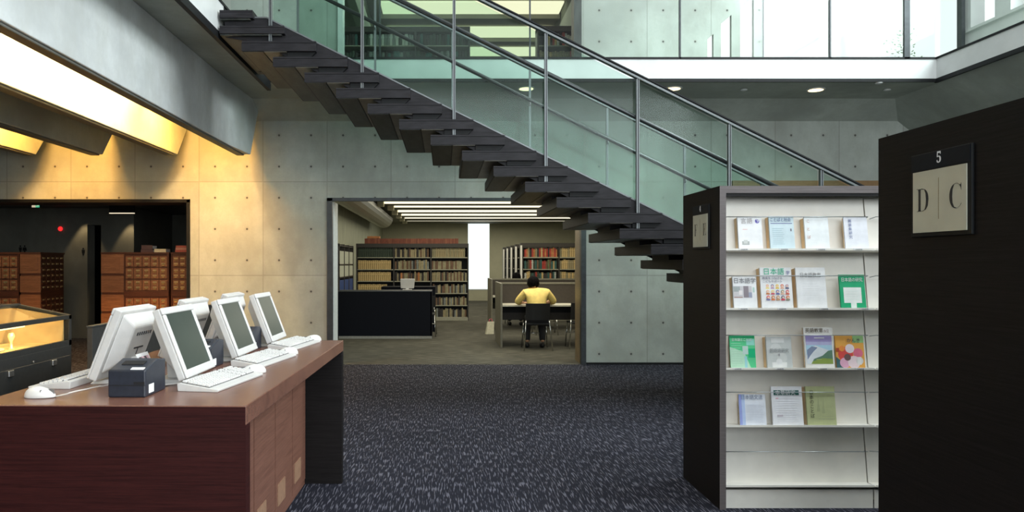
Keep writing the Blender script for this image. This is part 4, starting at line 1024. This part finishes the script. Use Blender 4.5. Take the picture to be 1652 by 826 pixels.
# ------------------------------------------------------------------ magazine display cabinets
def display_cabinet(label, x0, y0, nb, depth, top, bwid):
    t = thing('magazine_cabinet', label, 'magazine rack', (x0, y0, 0))
    O = (x0, y0, 0); x1 = x0+.045+nb*bwid+.045
    obj('end_panel', MB(O).box(x0, x0+.037, y0+.0015, y0+depth, 0, top-.0), M['wood_d'], t)
    obj('end_edge', MB(O).box(x0, x0+.037, y0, y0+.0015, 0, top), M['wood_end'], t)
    obj('end_panel', MB(O).box(x1-.037, x1, y0, y0+depth, 0, top), M['wood_d'], t)
    obj('top_panel', MB(O).box(x0+.037, x1-.037, y0, y0+depth, top-.042, top), M['wood_end'], t)
    obj('back_panel', MB(O).box(x0+.037, x1-.037, y0+depth-.03, y0+depth, 0, top-.042), M['wood_d'], t)
    obj('inner_back', MB(O).box(x0+.037, x1-.037, y0+.19, y0+.20, .0, top-.042), M['white'], t)
    zl = [1.523, 1.173, .820, .482, .129]
    obj('gap_shade_strip', MB(O).box(x0+.037, x1-.037, y0+.010, y0+.012, top-.060, top-.042).box(x0+.037, x1-.037, y0+.012, y0+.19, top-.046, top-.042), M['slot'], t)  # black strip set in the gap under the top, painting its shade
    for i in range(nb):
        a, c = x0+.04+i*bwid, x0+.04+(i+1)*bwid-.008
        ztop = top-.062
        for j, z in enumerate(zl):
            zt = (ztop if j == 0 else zl[j-1]-.012)
            # sloping plate from the lip at the front up to the back, one bent sheet
            b = MB(O)
            b.prism([(y0+.012, z), (y0+.012, z+.012), (y0+.016, z+.012), (y0+.018, z+.004), (y0+.092, z+.004), (y0+.140, zt), (y0+.150, zt), (y0+.104, z-.004), (y0+.104, z-.010)], 'x', a, c)
            tier = obj('tier', b, M['white'], t)
            b = MB(O); yw, zw = y0+.048, z+.200
            b.tube([(a+.012, y0+.10, zw-.01), (a+.02, yw, zw), (c-.02, yw, zw), (c-.012, y0+.10, zw-.01)], .0028, 6)
            obj('wire_rail', b, M['alu'], tier)
        b = MB(O); b.box(a, c, y0+.03, y0+.035, .0, zl[-1]-.02); obj('kick_plate', b, M['white'], t)
    return t
CX, CYD = 1.62, 4.33
display_cabinet('magazine display cabinet with white sloping tiers and a dark end panel', CX, CYD, 2, .66, 1.902, .885)
display_cabinet('tall near-black cabinet at the right edge bearing the D and C sign', 1.585, 1.985, 2, .705, 1.902, .885)

def aisle_sign(label, X, yc, w_, z0, z1, num, l1, l2):
    # plate on a panel that faces -x; viewer's left is far (+y), right is near
    t = thing('aisle_sign', label, 'sign', (X, yc, z0), 0)
    h_ = z1-z0; t_ = .012
    obj('frame', MB().box(-t_*.75, 0, -w_/2, w_/2, 0, h_), M['black'], t, bevel=.002)
    obj('header', MB().box(-t_*.9, -t_*.75, -w_/2+.004, w_/2-.004, h_*.80, h_-.004), M['navy'], t)
    obj('plate', MB().box(-t_, -t_*.75, -w_/2+.018, w_/2-.014, .014, h_*.785), M['sign'], t)
    obj('divider_line', MB().box(-t_-.0006, -t_, -.001, .001, h_*.20, h_*.68), plain('ochre_line', (.25, .2, .1), .6), t)
    rot = (math.pi/2, 0, -math.pi/2)
    text(t, num, (-t_*.9-.0006, 0, h_*.855), .05, M['inkw'], rot, .85, align='CENTER')
    text(t, l1, (-t_-.0006, w_*.27, h_*.30), .115, M['ink'], rot, .80, align='CENTER', off=-.0025)
    text(t, l2, (-t_-.0006, -w_*.27, h_*.30), .115, M['ink'], rot, .80, align='CENTER', off=-.0025)
    return t
SB = {'D': '\U0001D403', 'C': '\U0001D402', 'E': '\U0001D404', 'F': '\U0001D405', '5': '\U0001D7D3', '4': '\U0001D7D2'}
aisle_sign('framed aisle sign reading 5 D C on the near dark cabinet', 1.585, 2.345, .285, pz(381, 2.36), pz(243, 2.36), SB['5'], SB['D'], SB['C'])
aisle_sign('framed aisle sign reading 4 F E on the end of the magazine cabinet', CX, 4.63, .29, pz(402, 4.62), pz(331, 4.62)+.0, SB['4'], SB['F'], SB['E'])

# ------------------------------------------------------------------ magazines
zl = [1.523, 1.173, .820, .482, .129]
CM = {}
def cm(col):
    if col not in CM: CM[col] = plain('print_ink', col, .5, 0, .03, 20)
    return CM[col]
sl = math.atan2(.048, .33)
def magazine(tier, xa, xb, ytop, label, base, spine=None, thick=.052):
    Ym = CYD+.035
    x0, x1 = px(xa, Ym), px(xb, Ym); z0 = zl[tier]+.008
    h_ = (pz(ytop, Ym+.05)-z0)/math.cos(sl)
    t = thing('magazine', label, 'magazine', (x0, CYD+.034, z0)); t.rotation_euler = (-sl, 0, 0)
    w_ = x1-x0
    obj('pages', MB().box(0.0015, w_-.001, .0015, .009, .001, h_-.001), M['paper'], t)
    if thick > .012: obj('tan_block', MB().box(.002, w_-.006, .009, thick, 0, h_-.004), M['tan_side'], t)  # tan block behind the cover, seen as a strip at its left
    obj('cover', MB().box(0, w_, 0, .0016, 0, h_).box(0, .0014, 0, .009, 0, h_), spine and [cm(base)] or cm(base), t)
    return t, w_, h_
def patch(t, w_, h_, rects, name='picture_print'):
    # rects: (u0,u1,v0,v1,colour) or ('poly', [(u,v)..], colour)
    mats = []; b = MB()
    for i, r_ in enumerate(rects):
        col = r_[-1]
        if col not in mats: mats.append(col)
        y = -.0004-.00012*i
        if r_[0] == 'poly': b.prism([(u*w_, v*h_) for u, v in r_[1]], 'y', y, 0, mats.index(col))
        elif r_[0] == 'disc':
            _, u, v, r0, _c = r_; b.prism([(u*w_+r0*w_*math.cos(a*math.pi/8), v*h_+r0*w_*math.sin(a*math.pi/8)) for a in range(16)], 'y', y, 0, mats.index(col))
        else: b.box(r_[0]*w_, r_[1]*w_, y, 0, r_[2]*h_, r_[3]*h_, mats.index(col))
    return obj(name, b, [cm(c) for c in mats], t)
def title(t, w_, h_, s, u, v, size, col, sx=1.):
    size *= .86
    return text(t, s, (u*w_, -.004, v*h_), size, cm(col), (math.pi/2, 0, 0), sx)
def vtitle(t, w_, h_, s, u, v, size, col, gap=1.1):
    for i, c in enumerate(s): text(t, c, (u*w_, -.004, v*h_-i*size*gap), size, cm(col), (math.pi/2, 0, 0), 1)
def lines(u0, u1, v0, v1, n, col, th=.008):
    return [(u0, u1-(.12*(i*37 % 5)/5), v0+(v1-v0)*i/(n-1), v0+(v1-v0)*i/(n-1)+th, col) for i in range(n)]
WHT, INK, GRY, PUR, GRN = (.86, .87, .88), (.05, .05, .07), (.40, .42, .45), (.18, .17, .40), (.02, .42, .17)
# top tier
t, w_, h_ = magazine(0, 1192, 1231, 350, 'white magazine with grey and violet title, first on the top tier', WHT)
title(t, w_, h_, '言語', .12, .80, .042, (.45, .42, .42)); patch(t, w_, h_, [('disc', .82, .86, .09, (.16, .14, .50)), (.15, .45, .13, .24, (.45, .47, .46)), (.22, .38, .17, .28, (.62, .64, .62)), (.2, .4, .60, .615, (.8, .45, .4))])
title(t, w_, h_, '9', .78, .82, .035, WHT)
t, w_, h_ = magazine(0, 1243, 1283, 349, 'pale blue magazine with a dark title, second on the top tier', (.62, .75, .80))
title(t, w_, h_, 'ことばと社会', .04, .84, .030, (.14, .20, .38), .80); patch(t, w_, h_, [(.06, .94, .765, .79, (.15, .18, .35)), (.85, .90, .54, .62, (.15, .15, .2))]+lines(.12, .6, .15, .62, 9, (.35, .52, .58)), 'text_print')
t, w_, h_ = magazine(0, 1300, 1339, 351, 'plain white journal with faint red vertical title on the top tier', (.88, .92, .93))
vtitle(t, w_, h_, 'ことば', .08, .84, .022, (.65, .42, .35), 2.2)
t, w_, h_ = magazine(0, 1364, 1402, 351, 'white journal with small blue vertical title, last on the top tier', (.84, .86, .92), thick=0.02)
vtitle(t, w_, h_, '萬葉集研究', .18, .84, .021, (.22, .26, .45), 1.15)
# second tier
t, w_, h_ = magazine(1, 1184, 1222, 446, 'white magazine with a grey street photo, first on the second tier', WHT)
title(t, w_, h_, '日本語学', .02, .80, .040, (.22, .22, .24), .98)
patch(t, w_, h_, [(.02, .95, .30, .72, WHT), (.02, .80, .32, .70, (.62, .60, .62)), (.02, .30, .52, .68, (.38, .42, .42)), (.45, .66, .34, .70, (.28, .24, .27)), (.66, .80, .34, .50, (.35, .38, .50)), (.25, .4, .42, .56, (.85, .8, .8)), (.04, .4, .33, .36, (.4, .25, .22)), (.84, .92, .5, .66, (.5, .68, .62))])
t, w_, h_ = magazine(1, 1229, 1280, 431.5, 'white magazine with green title and rows of drawn faces', WHT)
title(t, w_, h_, '日本語', .09, .835, .050, (.03, .48, .28)); title(t, w_, h_, '学', .82, .83, .030, (.18, .2, .42))
title(t, w_, h_, '教育をつなげる', .06, .71, .020, (.28, .28, .36)); title(t, w_, h_, 'こどもサポート', .06, .63, .020, (.28, .28, .36))
fc = []; ccs = [(.9, .75, .25), (.55, .35, .5), (.85, .6, .1), (.85, .5, .35), (.12, .12, .22), (.6, .2, .06), (.65, .08, .14), (.15, .16, .4), (.85, .55, .4), (.7, .15, .1), (.2, .2, .42), (.8, .2, .05), (.55, .3, .15), (.75, .05, .1), (.3, .3, .2)]
for i in range(15):
    u, v = .22+.155*(i % 5), .53-.14*(i//5)
    c1 = ccs[i]
    fc += [(u-.055, u+.055, v-.055, v-.02, c1), ('disc', u, v+.02, .05, ccs[(i*7+3) % 15]), ('disc', u, v+.012, .034, (.86, .62, .48))]
patch(t, w_, h_, fc, 'portrait_prints')
t, w_, h_ = magazine(1, 1287, 1335, 431.5, 'tall plain white journal with a small dark title, third on the second tier', (.90, .91, .92))
title(t, w_, h_, '日本語教育', .12, .77, .034, (.28, .28, .28), .88); patch(t, w_, h_, lines(.2, .8, .2, .6, 8, (.80, .81, .82), .004), 'text_print')
t, w_, h_ = magazine(1, 1357, 1398, 443, 'bright green journal with a white title box', (.0, .40, .17), thick=0.01)
title(t, w_, h_, '日本語の研究', .06, .80, .031, WHT, .80); patch(t, w_, h_, [(.14, .84, .16, .62, (.86, .90, .87)), (.40, .62, .0, .16, (.8, .88, .84))]+lines(.22, .74, .26, .5, 4, (.6, .75, .68), .005))
# third tier
t, w_, h_ = magazine(2, 1179, 1220, 541, 'green magazine with leafy pattern, first on the third tier', (.10, .62, .28), thick=0.02)
patch(t, w_, h_, [('poly', [(0, 0), (.8, 0), (.55, .5), (0, .65)], (.50, .78, .58)), (.5, .72, .42, .68, (.55, .74, .68)), (.66, .98, .70, .90, (.30, .72, .60)), (.56, .66, 0, .36, (.35, .68, .72)), (.72, .99, .32, .60, (.0, .48, .2)), (.02, .98, .93, .99, (.0, .33, .12))]+lines(.06, .5, .1, .75, 10, (.72, .88, .78), .006))
title(t, w_, h_, '日本語とことば', .08, .84, .022, WHT, .9)
t, w_, h_ = magazine(2, 1238, 1279, 542, 'silver grey journal with pale leaf pattern, second on the third tier', (.62, .65, .64))
patch(t, w_, h_, [('disc', .38, .60, .22, (.72, .74, .73)), ('disc', .60, .32, .20, (.72, .74, .72)), (.2, .72, .80, .94, (.80, .81, .80)), (.2, .78, .02, .18, (.88, .89, .88)), ('disc', .48, .2, .12, (.86, .87, .87))])
title(t, w_, h_, '国語語研究', .12, .50, .030, (.30, .32, .33), .88); title(t, w_, h_, '4', .44, .37, .028, (.3, .3, .32))
t, w_, h_ = magazine(2, 1300, 1347, 527.5, 'white framed magazine with a snowy mountain picture', (.88, .87, .84), thick=0.02)
title(t, w_, h_, '英語教育', .05, .88, .034, (.14, .10, .06), .92); title(t, w_, h_, '6/2', .70, .88, .026, (.45, .35, .35))
patch(t, w_, h_, [(.05, .95, .10, .80, (.48, .72, .88)), (.05, .95, .60, .80, (.40, .34, .66)), (.05, .95, .56, .64, (.52, .52, .78)), ('poly', [(.05, .30), (.20, .48), (.38, .55), (.55, .50), (.80, .44), (.95, .40), (.95, .10), (.05, .10)], (.80, .85, .90)),
                        ('poly', [(.08, .44), (.25, .53), (.45, .50), (.30, .40), (.18, .30), (.08, .20)], (.24, .30, .44)), ('poly', [(.30, .22), (.60, .30), (.80, .42), (.95, .44), (.95, .10), (.20, .10)], (.12, .24, .16)), ('poly', [(.25, .16), (.6, .24), (.95, .22), (.95, .10), (.2, .10)], (.28, .38, .08)), (.35, .7, .72, .75, (.85, .85, .95)), (.38, .56, .20, .215, (.5, .55, .2))], 'mountain_print')
t, w_, h_ = magazine(2, 1350, 1396, 541, 'orange and red magazine with a flower bouquet picture', (.85, .42, .08), thick=0.01)
patch(t, w_, h_, [('poly', [(.0, .0), (.0, .35), (.2, .2), (.3, .0)], (.05, .14, .16)), (.62, 1, .78, 1., (.35, .62, .25)), ('disc', .34, .42, .26, (.78, .08, .07)), ('disc', .50, .60, .16, (.85, .75, .80)), ('disc', .78, .46, .17, (.80, .18, .28)), ('disc', .30, .16, .18, (.82, .45, .62)), ('disc', .62, .18, .22, (.88, .72, .76)), ('disc', .40, .33, .12, (.18, .10, .10)), ('disc', .82, .22, .13, (.75, .70, .68)), ('disc', .22, .60, .10, (.9, .3, .06)), (.74, .88, .1, .34, (.85, .83, .82)), (.02, .12, .5, .62, (.5, .08, .03))], 'flower_print')
title(t, w_, h_, 'かんき', .40, .80, .032, (.10, .10, .12)); 
# fourth tier
t, w_, h_ = magazine(3, 1194, 1237, 635, 'white magazine with a blue-violet left edge, first on the fourth tier', (.80, .84, .92), thick=0.02)
patch(t, w_, h_, [(0, .10, 0, 1, (.34, .40, .78)), (.10, .22, 0, 1, (.50, .62, .88))]+lines(.26, .9, .08, .66, 12, (.62, .66, .74), .006), 'text_print'); title(t, w_, h_, '日本語文法', .06, .85, .034, (.22, .26, .36), .9)
t, w_, h_ = magazine(3, 1247, 1297, 622.5, 'white journal with a dark green title bar, on the fourth tier', (.88, .89, .93), thick=0.01)
patch(t, w_, h_, [(.08, .90, .77, .90, (.035, .14, .12))]+lines(.15, .85, .08, .68, 11, (.74, .74, .80), .005)+[(.14, .22, .68, .70, (.8, .4, .5)), (.16, .34, .22, .27, (.65, .6, .66))]); title(t, w_, h_, '本草研究', .12, .785, .036, WHT, .98)
t, w_, h_ = magazine(3, 1303, 1350, 622.5, 'olive green journal with brushed vertical title, on the fourth tier', (.52, .56, .30))
vtitle(t, w_, h_, '日本のことば', .11, .80, .026, (.06, .06, .04), 1.05); patch(t, w_, h_, [('poly', [(.35, .35), (.42, .75), (.46, .35)], (.44, .48, .26)), ('poly', [(.52, .30), (.60, .72), (.62, .30)], (.45, .49, .27)), (.40, .95, .15, .165, (.42, .45, .28)), (.5, .9, .22, .23, (.44, .47, .29)), (.0, 1, .76, .775, (.60, .63, .38))])
# paper name strips on the lips
k_ = 0
for tier, xsx in ((0, (1200, 1265, 1325, 1385)), (1, (1200, 1262, 1330, 1395)), (2, (1190, 1258, 1328, 1388)), ):
    for x in xsx:
        z = zl[tier]; X = px(x, CYD+.01)
        pos_ = ['first', 'second', 'third', 'fourth'][xsx.index(x)]+' from the left on the '+['top', 'second', 'third'][tier]+' tier'
        t = thing('name_strip', 'small white name strip, '+pos_, 'label', (X, CYD+.0095, z+.001), 0, 'name strips on the magazine tiers')
        obj('card', MB().box(-.028, .028, 0, .0022, 0, .011), M['paper'], t)
        text(t, '日本語学研究'[:5], (-.018, -.0006, .0018), .008, cm(INK), (math.pi/2, 0, 0), 1, ext=.0001)

# ------------------------------------------------------------------ tree seen through the far upper window
t = thing('tree', 'small leafy treetop seen through the upper right window', 'tree', (px(1462, 22), 22, 0))
b = MB(); b.tube([(0, 0, 0), (.05, 0, 4), (-.05, 0, 7.4)], [.12, .08, .03], 8)
b.tube([(0, 0, 6.5), (-.35, 0, 7.1), (-.5, .1, 7.4)], [.03, .02, .01], 6); obj('trunk', b, plain('bark', (.12, .10, .08), .9), t)
b = MB()
for i in range(260):
    h_ = random.random(); c_x = -.15+random.gauss(0, .14+.10*(1-h_)); c_z = 6.9+h_*1.5; c_y = random.gauss(0, .25)
    if random.random() < .3: c_x, c_z = -.35+random.gauss(0, .15), 6.95+random.gauss(0, .08)
    a = random.random()*6.3; e = random.random()*2-1; s_ = .05
    u = Vector((math.cos(a), math.sin(a), e)).normalized()*s_; v = u.cross(Vector((.3, .5, 1))).normalized()*s_*.5
    c0 = Vector((c_x, c_y, c_z)); b.add([c0-u, c0+v, c0+u, c0-v], [(0, 1, 2, 3)])
obj('foliage', b, plain('pale_leaf', (.28, .36, .24), .8), t)
